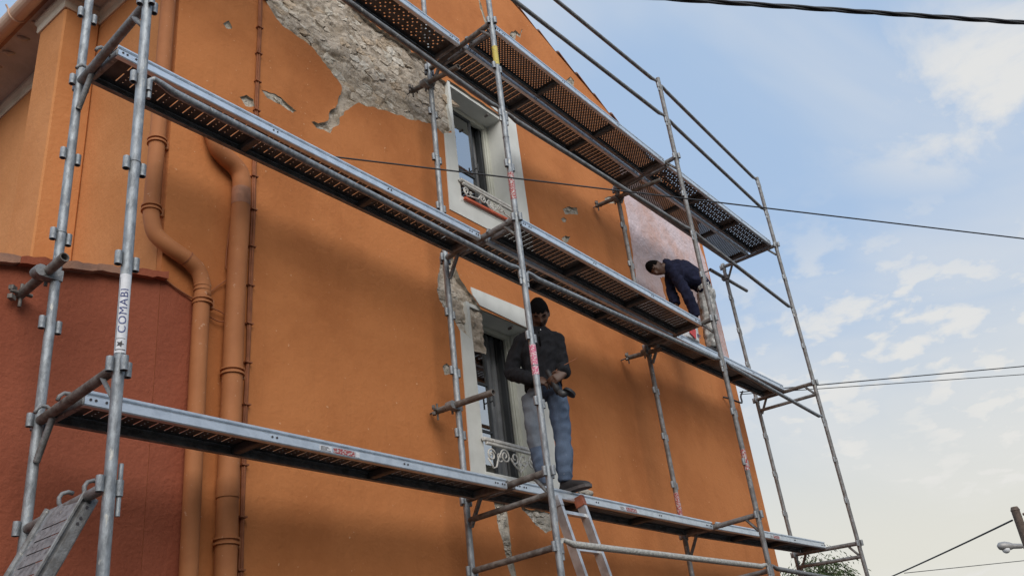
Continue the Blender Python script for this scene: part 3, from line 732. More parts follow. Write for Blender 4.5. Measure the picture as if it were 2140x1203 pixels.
def sleeve_mesh():
    bm = B(); tube(bm, (0, 0, -0.032), (0, 0, 0.032), 0.0165, 12, hollow=True); return bm
slv = None
for (s, i), top in tops.items():
    bm = B(); tube(bm, sp(s, i, GZ+0.12), sp(s, i, top), TR, 14, hollow=True)
    # spigot joints where one frame stands on the next
    for zj in (-1.0, 1.02, 3.02):
        if s == 1 and i == 0 and zj > 1: zj -= 0.25
        if zj < top: tube(bm, sp(s, i, zj-0.004), sp(s, i, zj+0.004), TR+0.003, 14)
    st = obj('standard', bm, 'galv' if (s == 0 or (s == 1)) else 'galv_old', sc)
    bm = B(); tube(bm, sp(s, i, GZ), sp(s, i, GZ+0.25), 0.018, 10); p = sp(s, i, GZ); box(bm, (p.x-0.075, p.y-0.075, GZ), (p.x+0.075, p.y+0.075, GZ+0.008)); obj('base_jack', bm, 'galv_old', st)
    z = -1.0
    while z < top-0.03:
        dirs = [(-1, 0), (1, 0)]
        if abs(z % 2.0) < 0.01: dirs.append((0, -1) if i == 0 else (0, 1))
        for dx_, dy_ in dirs:
            p = sp(s, i, z); c = p + Vector((dx_, dy_, 0))*0.0405 + Vector((0, 0, -0.01 if dx_ > 0 else 0.0))
            if slv is None:
                slv = obj('sleeve', sleeve_mesh(), 'galv', st, local=True); o = slv
            else:
                o = slv.copy(); COL.objects.link(o); o.parent = st
            o.location = c - org(st)
        z += 0.5
    # paint marks and stickers
    tg = {(0, 0): [], (1, 0): [(3.30, 3.44, 'tag_yellow', 3.61), (2.17, 2.42, 'tag_red', 0), (0.70, 0.93, 'tag_pink', 0), ], (2, 0): [(0.42, 0.62, 'tag_red', 0)], (2, 1): [(0.17, 0.42, 'tag_red', 0)]}.get((s, i), [])
    for a, b_, m_, _ in tg:
        if m_ == 'tag_yellow': a, b_ = 3.52, 3.72
        bm = B(); tube(bm, sp(s, i, a), sp(s, i, b_), TR+0.0012, 14, cap=False); obj('paint_mark', bm, m_, st)
# cross tubes
def part(nm, bm, m='galv_old', parent=None): return obj(nm, bm, m, parent or sc)
for s in range(4):
    for lv in (0, 2, 4):
        a = sp(s, 0, lv); b_ = sp(s, 1, lv); ext = Vector((0, -0.05, 0)) if (s == 3 and lv == 4) else Vector((0, 0, 0))
        bm = B(); tube(bm, a+ext+Vector((0, 0.02, 0)), b_-Vector((0, 0.02, 0)), TR, 12)
        br = part('bearer', bm, 'rust_tube' if (s+lv) % 4 in (0, 1) else 'galv_old')
        # gussets
        bm = B(); tube(bm, b_+Vector((0, -0.135, -0.015)), b_+Vector((0, -0.028, -0.20)), 0.0165, 8); part('gusset', bm)
        bm = B(); q = a+Vector((0, 0.12, -0.018)); e = a+Vector((0, 0.022, -0.14)); path(bm, [q, e], 0.014, 4); part('gusset', bm)
for s, z in ((1, -0.15), (3, -0.15), (3, 1.85), (1, -0.5), (0, -0.5), (2, -0.5), (3, -0.5), (0, -1.5), (1, -1.5), (2, -1.5), (3, -1.5)):
    a = sp(s, 0, z); b_ = sp(s, 1, z)
    bm = B(); tube(bm, a+Vector((0, 0.02, 0)), b_-Vector((0, 0.02, 0)), 0.0215 if z > -0.2 else 0.0225, 12); part('transom', bm, 'rust_tube' if s == 1 else 'galv_old')
# guard rails and ledgers on the outer side: cranked flat ends dropped into the sleeves
def rail(s0, s1, z, m='galv_old', r=0.0215):
    a = sp(s0, 0, z)+Vector((0.045, 0, 0.015)); b_ = sp(s1, 0, z)+Vector((-0.042, 0, 0.015)); d = (b_-a).normalized()
    bm = B()
    path(bm, [a+Vector((0, 0, -0.05)), a+Vector((0.0, 0, 0.012)), a+Vector((0.02, 0, 0.032)), a+d*0.06+Vector((0, 0, 0.028)), a+d*0.13+Vector((0, 0, 0.012)), b_-d*0.13+Vector((0, 0, 0.012)), b_-d*0.06+Vector((0, 0, 0.028)), b_+Vector((-0.02, 0, 0.032)), b_+Vector((0, 0, 0.012)), b_+Vector((0, 0, -0.05))],
         [0.0135, 0.0135, 0.015, 0.017, r, r, 0.017, 0.015, 0.0135, 0.0135], 10)
    o = part('guardrail', bm, m)
    for e in (a, b_):
        bm = B(); tube(bm, e+Vector((0, 0, -0.045)), e+Vector((0, 0, -0.10)), 0.011, 8); obj('wedge_pin', bm, 'galv', o)
    return o
for s in range(3):
    rail(s, s+1, 1.5, 'galv'); rail(s, s+1, 3.0); rail(s, s+1, 4.5); rail(s, s+1, 5.0)
rail(1, 2, -0.5, 'mortar_splash', 0.0235); rail(2, 3, -0.5)
for s in range(3): rail(s, s+1, -1.5)
bm = B(); a = sp(0, 0, -0.5)+Vector((0.042, 0, 0)); tube(bm, a-Vector((0, 0, .12)), a+Vector((0, 0, .09)), 0.010, 8); part('loose_pin', bm, 'galv')
# ties to the wall with couplers and ring bolts
def tie(s, z, y0, y1, x_off=0.05, dz=0.0):
    c = sp(s, 1, z); x = c.x+x_off
    bm = B(); tube(bm, (x, y0, z+dz), (x, y1-0.03, z-dz), TR, 12, hollow=True); t = part('wall_tie', bm, 'rust_tube')
    bm = B(); cy = c.y
    obox(bm, (c.x+x_off*0.5, cy, z), ((1, 0, 0), (0, 1, 0), (0, 0, 1)), (0.05, 0.026, 0.030)); tube(bm, (c.x-0.03, cy-0.03, z+0.02), (x+0.03, cy-0.03, z+0.02), 0.010, 6); tube(bm, (x+0.02, cy+0.032, z-0.05), (x+0.02, cy+0.032, z+0.055), 0.009, 6); tube(bm, (x-0.035, cy-0.03, z), (x-0.035, cy+0.03, z), 0.032, 10)
    obj('coupler', bm, 'galv_old', t)
    bm = B()
    tube(bm, (x, y1-0.05, z-dz), (x, W+0.02, z-dz), 0.007, 6); tube(bm, (x, y1-0.045, z-dz+0.06), (x, y1-0.045, z-dz-0.07), 0.009, 6); tube(bm, (x-0.06, y1-0.06, z-dz), (x+0.05, y1-0.06, z-dz), 0.010, 6)
    for q in range(2): obox(bm, (x-0.045, y1-0.05, z-dz+0.02-q*0.05), ((.8, .6, 0), (-.6, .8, 0), (0, 0, 1)), (0.020, 0.012, 0.012))
    obj('ring_bolt', bm, 'rust_tube', t)
tie(0, 0.765, 0.585, 1.055, -0.052, 0.02); tie(1, 0.70, 0.42, 1.02, -0.052, -0.01); tie(1, 3.79, 0.44, 1.04, -0.052, -0.03)
tie(2, 3.83, 0.14, 1.03, -0.052, -0.03); tie(2, 1.90, 0.54, 1.0, -0.052, -0.02)
bm = B(); tube(bm, (8.80, 0.85, 3.84), (9.93, 0.82, 3.86), TR, 12, hollow=True); t = part('wall_tie', bm, 'galv_old')
bm = B(); obox(bm, (9.22, 0.825, 3.845), ((1, 0, 0), (0, 1, 0), (0, 0, 1)), (0.035, 0.045, 0.035)); tube(bm, (8.82, 0.87, 3.84), (8.80, 1.06, 3.84), 0.009, 6); obj('coupler', bm, 'galv_old', t)
# maker's sticker on the corner standard
st0 = [o for o in sc.children if o.name.startswith('standard')][0]
za, zb = 0.055, 0.425
def wrap(me_pts, zc):
    """u across (metres), v up -> wrap on the corner tube, facing the viewer"""
    pass
fx = Vector((-1.894+0.07, -3.354, 0)).normalized()  # direction the sticker faces
base_ang = math.atan2(fx.y, fx.x)
def on_tube(u, z, r):
    p = sp(0, 0, z); a = base_ang + u/TR
    return Vector((p.x+cos(a)*r, p.y+sin(a)*r, z))
bm = B(); n = 10; hw = 0.027
g = [[bm.verts.new(on_tube(-hw+2*hw*i/n, za+(zb-za)*j/8, TR+0.0009)) for j in range(9)] for i in range(n+1)]
for i in range(n):
    for j in range(8): bm.faces.new((g[i][j], g[i+1][j], g[i+1][j+1], g[i][j+1]))
stk = obj('sticker', bm, 'tag_white', sc)
bm = B()
def strip(u0, u1, z0, z1, r=TR+0.0016):
    m = 6; gg = [[bm.verts.new(on_tube(u0+(u1-u0)*i/m, z0+(z1-z0)*j/2, r)) for j in range(3)] for i in range(m+1)]
    for i in range(m):
        for j in range(2): bm.faces.new((gg[i][j], gg[i+1][j], gg[i+1][j+1], gg[i][j+1]))
for q in ((-0.023, 0.021, 0.066, 0.070), (-0.023, -0.0205, 0.070, 0.41), (-0.020, 0.017, 0.118, 0.120)): strip(*q)
obj('border', bm, 'ink_dark', stk)
# lettering: font outlines wrapped on the tube, reading upwards
cu = bpy.data.curves.new('lettering', 'FONT'); cu.body = 'COMABI'; cu.size = 0.044; cu.space_character = 1.12; cu.resolution_u = 3
to = bpy.data.objects.new('lettering_tmp', cu); COL.objects.link(to)
dg = bpy.context.evaluated_depsgraph_get(); tm = bpy.data.meshes.new_from_object(to.evaluated_get(dg)); bpy.data.objects.remove(to)
bm = B(); bm.from_mesh(tm); bmesh.ops.subdivide_edges(bm, edges=bm.edges, cuts=1)
for v in bm.verts:
    v.co = on_tube(0.014-v.co.y, 0.142+v.co.x*1.18, TR+0.0022)
obj('lettering', bm, 'ink_blue', stk)
# star-like emblem under the word
bm = B()
def star(u0, z0, s):
    c = bm.verts.new(on_tube(u0, z0, TR+0.0022)); ring = [bm.verts.new(on_tube(u0+cos(q*pi/5+1.2)*s*(1 if q % 2 == 0 else 0.42), z0+sin(q*pi/5+1.2)*s*(1 if q % 2 == 0 else 0.42), TR+0.0022)) for q in range(10)]
    for q in range(10): bm.faces.new((c, ring[q], ring[(q+1) % 10]))
star(-0.002, 0.093, 0.017); obj('emblem', bm, 'ink_dark', stk)

# ------------------------------------------------------------------ planks
PW = 0.315; PL = 3.0
def cell_mesh(w, d, holes):
    """flat w x d cell with polygon holes, triangulated once"""
    bm = B(); es = []
    nseg = 1
    for loop in [[(0, 0), (w, 0), (w, d), (0, d)]]+holes:
        vs = [bm.verts.new((p[0], p[1], 0)) for p in loop]
        for i in range(len(vs)): es.append(bm.edges.new((vs[i], vs[(i+1) % len(vs)])))
    bmesh.ops.triangle_fill(bm, use_beauty=True, use_dissolve=False, edges=es, normal=(0, 0, 1))
    bm.verts.index_update()
    v = [tuple(x.co) for x in bm.verts]; f = [[x.index for x in q.verts] for q in bm.faces]; bm.free(); return v, f
def slot(cx, cy, lx, ly):
    return [(cx-lx/2, cy-ly/2+lx/2), (cx, cy-ly/2), (cx+lx/2, cy-ly/2+lx/2), (cx+lx/2, cy+ly/2-lx/2), (cx, cy+ly/2), (cx-lx/2, cy+ly/2-lx/2)]
def hexa(cx, cy, r): return [(cx+r*cos(q*pi/3), cy+r*sin(q*pi/3)) for q in range(6)]
def deck_sheet(kind):
    V = []; F = []; inner_w = PW-0.034
    if kind == 'slot2':
        w = 0.084; hs = [slot(0.020, 0.080, 0.0066, 0.090), slot(0.020, 0.200, 0.0066, 0.090)]
        for cy in (0.05, 0.08, 0.11, 0.17, 0.20, 0.23): hs.append(hexa(0.055, cy, 0.0038))
    elif kind == 'slot1':
        w = 0.060; hs = [slot(0.020, 0.14, 0.0066, 0.20)] + [hexa(0.044, cy, 0.0034) for cy in (0.055, 0.095, 0.14, 0.185, 0.225)]
    elif kind == 'dense':
        w = 0.040; hs = []
        for q in range(8):
            hs.append(hexa(0.010, 0.026+q*0.0325, 0.0064))
            if q < 7: hs.append(hexa(0.030, 0.042+q*0.0325, 0.0064))
    else:
        w = 0.105; hs = []
        for q in range(4):
            hs.append(hexa(0.022, 0.032+q*0.060, 0.0085)); hs.append(hexa(0.050, 0.056+q*0.060, 0.0085)); hs.append(hexa(0.078, 0.032+q*0.060, 0.0085))
    cell = cell_mesh(w, inner_w, hs); plain = cell_mesh(w, inner_w, [])
    n = int((PL-0.16)/w); off = (PL-n*w)/2
    V = []; F = []
    def add(c, x0, sx=1.0):
        b0 = len(V); V.extend((x0+p[0]*sx, p[1]-inner_w/2, 0) for p in c[0]); F.extend([[b0+i for i in f] for f in c[1]])
    for k in range(n):
        xm = off+(k+0.5)*w; brace = any(abs(xm-b_) < w*0.62+0.02 for b_ in BR)
        add(plain if brace else cell, off+k*w)
    add(plain, 0, off/w); add(plain, PL-off, off/w)
    me = bpy.data.meshes.new('t'); me.from_pydata(V, [], F)
    bm = B(); bm.from_mesh(me); bpy.data.meshes.remove(me)
    bmesh.ops.remove_doubles(bm, verts=bm.verts, dist=0.0003)
    r = bmesh.ops.solidify(bm, geom=list(bm.faces), thickness=0.0022)
    bmesh.ops.recalc_face_normals(bm, faces=bm.faces)
    return bm
BR = (1.0, 2.0)
def side_rail(sg):
    """channel with a rolled top bead; outer face at y = sg*PW/2"""
    o = PW/2
    pr = [(o-0.016, 0.006), (o-0.012, 0.015), (o-0.003, 0.018), (o, 0.014), (o, 0.006), (o-0.013, 0.003), (o-0.013, -0.009), (o, -0.013), (o, -0.050), (o-0.004, -0.056), (o-0.034, -0.056), (o-0.034, -0.053), (o-0.006, -0.053), (o-0.003, -0.050), (o-0.003, -0.016), (o-0.016, -0.011)]
    bm = B(); prism(bm, [(p[0]*sg, p[1]) for p in pr], 'x', 0.004, PL-0.004); return bm
def plank_parts(kind, parent, sticker=True):
    obj('deck_sheet', deck_sheet(kind), 'galv_deck', parent, local=True)
    for sg in (-1, 1):
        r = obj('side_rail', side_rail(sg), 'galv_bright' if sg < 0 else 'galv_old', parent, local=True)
        bm = B()
        for xx in (0.03, 0.055, 0.105, 0.13, PL-0.03, PL-0.055, PL-0.105, PL-0.13, 1.02, 1.05, 2.0, 2.03): tube(bm, (xx, sg*(PW/2+0.0008), -0.026), (xx, sg*(PW/2+0.003), -0.026), 0.0065, 8)
        obj('rivets', bm, 'ink_dark', r, local=True, kind='stuff')
    for xx in BR:
        bm = B(); box(bm, (xx-0.022, -PW/2+0.010, -0.050), (xx+0.022, PW/2-0.010, -0.0035), 0.006); obj('cross_brace', bm, 'galv_deck', parent, local=True)
    for e, sx in ((0.0, 1), (PL, -1)):
        bm = B(); box(bm, (min(e, e+sx*0.03), -PW/2+0.010, -0.054), (max(e, e+sx*0.03), PW/2-0.010, -0.0035), 0.006)
        for yy in (-0.10, 0.10):
            yh = yy + (0.022 if sx > 0 else -0.022)
            pts = [(e+sx*0.004, -0.02), (e-sx*0.012, 0.004), (e-sx*0.030, 0.014), (e-sx*0.052, 0.012), (e-sx*0.072, -0.006), (e-sx*0.078, -0.028)]
            path(bm, [(p[0], yh, p[1]) for p in pts], 0.0095, 6)
        obj('end_cap', bm, 'galv_old', parent, local=True)
protos = {}
def plank(bay, lv, row, kind, label, group='scaffold planks', dz=0.0):
    xa = (sp(bay, 0, lv).x+sp(bay, 1, lv).x)/2+0.045; xb = (sp(bay+1, 0, lv).x+sp(bay+1, 1, lv).x)/2-0.040
    yy = 0.545 if row == 'inner' else 0.205
    t = thing('scaffold_plank', label, 'plank', (xa, yy, lv+0.030+dz), group)
    t.scale = ((xb-xa)/PL, 1, 1)
    if kind not in protos:
        plank_parts(kind, t); protos[kind] = t
    else:
        for ch in list(protos[kind].children): dup(ch, t)
    za_ = sp(bay, 1, lv).z; zb_ = sp(bay+1, 1, lv).z
    t.rotation_euler = (0, -math.atan2(zb_-za_, xb-xa), 0)
    return t
pk0 = plank(0, 0, 'inner', 'slot2', 'slotted steel plank of the lowest deck, left bay, in front of the downpipes')
pk1 = plank(1, 0, 'inner', 'slot1', 'slotted steel plank of the lowest deck under the standing worker')
pk2 = plank(2, 0, 'inner', 'slot2', 'slotted steel plank at the right end of the lowest deck')
plank(0, 2, 'inner', 'slot2', 'slotted steel plank of the middle deck, left bay, crossing above the downpipes')
plank(1, 2, 'inner', 'slot2', 'inner slotted plank of the middle deck above the standing worker, close to the wall')
plank(1, 2, 'outer', 'slot1', 'outer slotted plank of the middle deck below the upper window')
plank(2, 2, 'inner', 'slot1', 'slotted steel plank at the right end of the middle deck under the bending worker')
plank(0, 4, 'inner', 'sparse', 'plank with scattered round holes on the top deck, leaving the frame at the top')
plank(1, 4, 'inner', 'slot1', 'inner slotted plank of the top deck above the upper window')
plank(1, 4, 'outer', 'dense', 'outer plank of the top deck densely perforated with round holes, middle bay')
plank(2, 4, 'inner', 'dense', 'inner densely perforated plank at the right end of the top deck')
plank(2, 4, 'outer', 'sparse', 'outer plank with sky showing through its holes at the right end of the top deck')
for pk, lx in ((pk0, 1.34), (pk1, 1.36), (pk2, 1.30)):
    for x0_, x1_, mm in ((0.0, 0.085, 'tag_white'), (0.10, 0.26, 'tag_red'), (0.265, 0.295, 'tag_white')):
        bm = B(); box(bm, (lx+x0_, -PW/2-0.0022, -0.046), (lx+x1_, -PW/2-0.0006, -0.015)); obj('label', bm, mm, pk, local=True)
    bm = B()
    for q in range(4): box(bm, (lx+0.006, -PW/2-0.0032, -0.042+q*0.0065), (lx+(0.078, 0.05, 0.07, 0.06)[q], -PW/2-0.0024, -0.0395+q*0.0065))
    obj('label_print', bm, 'ink_dark', pk, local=True, kind='stuff')
# the plank hooked on the low transom as a steep ramp
t = rp_ = thing('ramp_plank', 'steel plank hooked on the corner frame and sloping steeply down to the ground', 'plank', (-0.055, 0.315, -0.482))
for ch in list(protos['slot1'].children):
    c_ = dup(ch, t)
    if c_.name.startswith(('deck_sheet', 'side_rail')):
        c_.data = c_.data.copy(); c_.data.materials[0] = MATS['galv' if c_.name.startswith('deck') else 'galv_old']
# local x runs down the slope, the walked face looks towards the street side
ex = Vector((-0.425, 0.0, -0.905)).normalized(); ey = Vector((0, 1, 0)); ez = ex.cross(ey)
if ez.x > 0: ey = -ey; ez = ex.cross(ey)
t.matrix_world = Matrix(((ex.x, ey.x, ez.x, -0.055), (ex.y, ey.y, ez.y, 0.315), (ex.z, ey.z, ez.z, -0.482), (0, 0, 0, 1)))

# ------------------------------------------------------------------ ladder
lad = thing('ladder', 'aluminium ladder leaning on the lowest deck below the standing worker', 'ladder', (3.72, -0.4, GZ))
ltop = Vector((0, 0.345, -0.075)); lbot = Vector((0, -0.38, GZ)); ld = (ltop-lbot).normalized(); ln = Vector((0, ld.z, -ld.y))
for xx, ex_ in ((3.56, 0.0), (3.885, 0.04)):
    bm = B(); c = (ltop+lbot)/2+ld*ex_/2; obox(bm, Vector((xx, c.y, c.z)), ((1, 0, 0), tuple(ln), tuple(ld)), (0.0125, 0.032, (ltop-lbot).length/2+ex_/2)); 
    for q in (-1, 1): obox(bm, Vector((xx+0.004, c.y, c.z))+ln*0.030*q, ((1, 0, 0), tuple(ln), tuple(ld)), (0.017, 0.0035, (ltop-lbot).length/2+ex_/2-0.002))
    obj('rail', bm, 'alu', lad)
    bm = B(); e = ltop+ld*ex_; obox(bm, Vector((xx, e.y, e.z)), ((1, 0, 0), tuple(ln), tuple(ld)), (0.021, 0.038, 0.040)); obj('end_cap', bm, 'plastic_brick' if xx > 3.7 else 'alu', lad)
L_ = (ltop-lbot).length; q = L_-0.08
while q > 0.2:
    p = lbot+ld*q; bm = B(); obox(bm, (3.7225, p.y, p.z), ((1, 0, 0), tuple(ln), tuple(ld)), (0.16, 0.015, 0.013)); obj('rung', bm, 'alu', lad); q -= 0.285

# ------------------------------------------------------------------ overhead cables, pole, lamp
def cable(label, a, b_, r, sag=0.0, twist=False, m='cable_black', n=40, group=None):
    a = Vector(a); b_ = Vector(b_)
    bm = B()
    u, v = frame_of(b_-a)
    if twist:
        n = 260
        for k in range(3):
            pts = []
            for i in range(n+1):
                t = i/n; w = t*(b_-a).length*2*pi/1.15+k*2*pi/3
                pts.append(a.lerp(b_, t)+Vector((0, 0, -sag*4*t*(1-t)))+(u*cos(w)+v*sin(w))*r*0.95)
            path(bm, pts, r, 6)
    else:
        path(bm, [a.lerp(b_, i/n)+Vector((0, 0, -sag*4*(i/n)*(1-i/n))) for i in range(n+1)], r, 6)
    return tag(obj('overhead_cable', bm, m), label, 'cable', group)
a = Vector((3.38, -1.47, 3.44)); d = Vector((2.75, -2.18, 0.10))
cable('thick twisted black cable crossing the sky at the top right', a-d*0.9, a+d*5, 0.0115, 0.0, True)
P0 = Vector((1.27, 1.03, 2.335)); P1 = Vector((2.859, -0.12, 2.2035)); d = P1-P0
cable('thin black cable running from the wall across the upper window and the sky', P0, P0+d*9, 0.0060)
H = Vector((9.2, 1.0, 2.15))
cable('upper wire of the pair leaving the house corner to the right', H+Vector((0, 0, .03)), H.lerp(Vector((12.83, -2.01, 2.40)), 3.0), 0.0075)
cable('lower wire of the pair leaving the house corner to the right', H, H.lerp(Vector((12.85, -1.98, 2.305)), 3.0), 0.0055)
pole = thing('utility_pole', 'wooden utility pole cut by the right edge of the picture', 'pole', (27.6, 1.02, GZ))
bm = B(); tube(bm, (27.6, 1.02, GZ), (27.52, 1.0, 2.52), 0.15, 12, r1=0.115); obj('pole_shaft', bm, 'pole_wood', pole)
bm = B(); tube(bm, (27.52, 1.0, 2.50), (27.52, 1.0, 2.60), 0.13, 12, r1=0.09); tube(bm, (27.5, 0.85, 2.35), (27.5, 0.55, 2.38), 0.035, 8); obj('pole_cap', bm, 'pole_wood', pole)
cable('sloping wire running from the utility pole down to the lower right', (27.53, 1.16, 2.26), (36.4, 7.4, 2.26), 0.026, 0.02)
cable('faint thin wire low at the bottom right', (29.36, 4.97, 1.6), (33.6, 0.6, 1.58), 0.012)
lamp = thing('street_lamp', 'grey street lamp with a clear globe at the bottom right', 'lamp', (27.6, 1.02, 1.3))
LC = Vector((26.6, 1.42, 1.52)); RC = Vector((27.05, 0.95, 1.46)); ld_ = (RC-LC).normalized()
bm = B(); path(bm, [LC-ld_*0.22, LC-ld_*0.15, LC, LC+ld_*0.15, LC+ld_*0.24, LC+ld_*0.48, LC+ld_*0.52], [0.02, 0.10, 0.125, 0.105, 0.072, 0.066, 0.02], 14); obj('housing', bm, 'lamp_grey', lamp)
bm = B(); tube(bm, LC+ld_*0.46, Vector((27.58, 1.02, 1.40)), 0.025, 8); obj('arm', bm, 'lamp_grey', lamp)
bm = B(); bmesh.ops.create_uvsphere(bm, u_segments=14, v_segments=10, radius=0.105, matrix=Matrix.Translation(LC+Vector((0, 0, -0.09)))); obj('globe', bm, 'plastic_white', lamp, smooth=True)

# ------------------------------------------------------------------ tree beyond the corner
tree = thing('tree', 'green drooping leafy tree behind the right house corner', 'tree', (15.4, 3.2, GZ))
bm = B(); path(bm, smooth_path([(15.4, 3.2, GZ), (15.35, 3.25, -1.8), (15.45, 3.15, -0.6), (15.4, 3.2, 0.35)], 5), [0.16-0.006*i for i in range(16)], 8)
rt = random.Random(4); tips = []
for q in range(13):
    a = q*2.4; e = Vector((15.4+cos(a)*rt.uniform(.5, 1.3), 3.2+sin(a)*rt.uniform(.5, 1.3), rt.uniform(-0.1, 0.72)))
    st_ = Vector((15.4, 3.2, rt.uniform(-1.2, 0.2))); path(bm, smooth_path([st_, st_.lerp(e, .5)+Vector((0, 0, .25)), e], 4), [0.05-0.0048*i for i in range(9)], 5); tips += [st_.lerp(e, rt.uniform(.45, 1.05))+Vector((rt.uniform(-.2, .2), rt.uniform(-.2, .2), rt.uniform(0, .3))) for _ in range(11)]
obj('trunk', bm, 'bark', tree)
for nm, mm, sd in (('crown', 'leaf_a', 1), ('crown', 'leaf_b', 2)):
    bm = B(); rr = random.Random(sd)
    for tp in tips:
        for _ in range(4):
            # a drooping spray: short arching twig with narrow leaves
            p = tp+Vector((rr.uniform(-.25, .25), rr.uniform(-.25, .25), rr.uniform(-.15, .22))); a = rr.uniform(0, 2*pi); vx, vy = cos(a)*0.045, sin(a)*0.045; vz = 0.03
            for k in range(9):
                p = p+Vector((vx, vy, vz)); vz -= 0.014
                s_ = Vector((-vy, vx, 0)).normalized(); le = rr.uniform(.07, .12)
                dd = (s_*(1 if k % 2 else -1)*0.55+Vector((vx*8, vy*8, -0.55))).normalized(); sd_ = dd.cross(Vector((rr.uniform(-1, 1), rr.uniform(-1, 1), 0.4))).normalized()*0.011
                v = [bm.verts.new(c) for c in (p, p+dd*le*0.5+sd_, p+dd*le, p+dd*le*0.5-sd_)]; bm.faces.new(v)
    o = obj(nm, bm, mm, tree, kind='stuff')

# ------------------------------------------------------------------ people
def ball(bm, c, rad, ax=None, su=16, sv=12):
    """closed ellipsoid with axes ax (3 unit vectors) and radii rad"""
    c = Vector(c); ax = [Vector(a).normalized() for a in (ax or ((1, 0, 0), (0, 1, 0), (0, 0, 1)))]
    r = bmesh.ops.create_uvsphere(bm, u_segments=su, v_segments=sv, radius=1.0)
    for v in r['verts']:
        p = v.co; v.co = c + ax[0]*p.x*rad[0] + ax[1]*p.y*rad[1] + ax[2]*p.z*rad[2]
def loft(bm, rings, seg=20):
    """rings: (centre, side axis, front axis, half width, half depth)"""
    R = []
    for c, s, f, a, b_ in rings:
        c = Vector(c); s = Vector(s).normalized(); f = Vector(f).normalized()
        R.append([bm.verts.new(c + s*cos(2*pi*k/seg)*a + f*(abs(sin(2*pi*k/seg))**0.85*(1 if sin(2*pi*k/seg) >= 0 else -1))*b_) for k in range(seg)])
    for p, q in zip(R, R[1:]):
        for k in range(seg):
            j = (k+1) % seg; bm.faces.new((p[k], p[j], q[j], q[k]))
    bm.faces.new(R[0][::-1]); bm.faces.new(R[-1])
    bmesh.ops.recalc_face_normals(bm, faces=bm.faces)
def union(bm, voxel, it=4, crease=0.0, cs=18.0, seed=0.0, gravity=1.0):
    """voxel-remesh overlapping closed volumes into one continuous surface, smooth it and fold it with noise"""
    me = bpy.data.meshes.new('tmp'); bmesh.ops.recalc_face_normals(bm, faces=bm.faces); bm.to_mesh(me); bm.free()
    o = bpy.data.objects.new('tmp', me); COL.objects.link(o)
    m = o.modifiers.new('r', 'REMESH'); m.mode = 'VOXEL'; m.voxel_size = voxel; m.adaptivity = 0.0
    s = o.modifiers.new('s', 'SMOOTH'); s.iterations = it; s.factor = 0.5
    dg = bpy.context.evaluated_depsgraph_get(); out = bpy.data.meshes.new_from_object(o.evaluated_get(dg)); bpy.data.objects.remove(o); bpy.data.meshes.remove(me)
    out.materials.clear()
    if crease > 0:
        nn = [v.normal.copy() for v in out.vertices]
        for v, n in zip(out.vertices, nn):
            p = v.co
            h = noise.noise(Vector((p.x*cs*0.7+seed, p.y*cs*0.7, p.z*cs*gravity)))
            h2 = 1-abs(noise.noise(Vector((p.x*cs*0.9+seed+9, p.y*cs*0.9+p.z*cs*0.35, p.z*cs*0.55+seed))))*2.2
            v.co = p + n*(h*crease*0.7 + max(0, h2)*crease)
    b2 = B(); b2.from_mesh(out); bpy.data.meshes.remove(out); return b2
def head(bm, c, up, fw, s=1.0, only_hair=False, grow=1.0):
    up = Vector(up).normalized(); fw = Vector(fw); fw = (fw-up*fw.dot(up)).normalized(); sd = fw.cross(up).normalized(); c = Vector(c)
    r = bmesh.ops.create_uvsphere(bm, u_segments=36, v_segments=28, radius=1.0)
    g = lambda x, y, a, b_, w, h: math.exp(-((x-a)/w)**2-((y-b_)/h)**2)
    for v in r['verts']:
        x, y, z = v.co                         # x side, y front, z up
        yy, xx, zz = y*0.097, x*0.076, z*0.118
        if z < 0: xx *= 1-0.30*(-z)**1.4; yy = yy*(1-0.10*(-z)) + (0.012*(-z) if y > 0 else 0.028*(-z))
        if y > 0.2 and not only_hair:
            yy += 0.024*g(x, z, 0, -0.16, 0.16, 0.17) + 0.010*g(x, z, 0, 0.06, 0.12, 0.22) + 0.008*g(abs(x), z, 0.36, 0.22, 0.3, 0.10)
            yy -= 0.013*g(abs(x), z, 0.40, 0.06, 0.17, 0.10); yy += 0.011*g(x, z, 0, -0.48, 0.30, 0.06) - 0.006*g(x, z, 0, -0.545, 0.30, 0.03) + 0.009*g(x, z, 0, -0.61, 0.24, 0.06) + 0.012*g(x, z, 0, -0.86, 0.3, 0.12)
            yy += 0.007*g(abs(x), z, 0.58, -0.12, 0.2, 0.2)
        if y < 0: yy *= 1.06
        if only_hair:
            zz *= 1.0+0.03*max(0, z)
            k_ = 1+0.030*noise.noise(Vector((x*11, y*11, z*11))); xx *= k_; yy *= k_; zz *= k_
        v.co = c + (sd*xx + fw*yy + up*zz)*s*grow
    if only_hair:
        kill = []
        for f in {f for v in r['verts'] for f in v.link_faces}:
            q = (f.calc_center_median()-c)/(s*grow); lx, ly, lz = q.dot(sd), q.dot(fw), q.dot(up)
            line = 0.044 if ly > 0.045 else (0.010 if ly > 0.0 else -0.050)
            if lz < line + 0.012*noise.noise(Vector((lx*90, ly*90, 0))): kill.append(f)
        bmesh.ops.delete(bm, geom=kill, context='FACES')
    else:
        for sg in (-1, 1): ball(bm, c+(sd*sg*0.077-fw*0.006-up*0.008)*s, (0.010*s, 0.020*s, 0.032*s), (sd, fw, up), 10, 8)
    return sd, fw, up
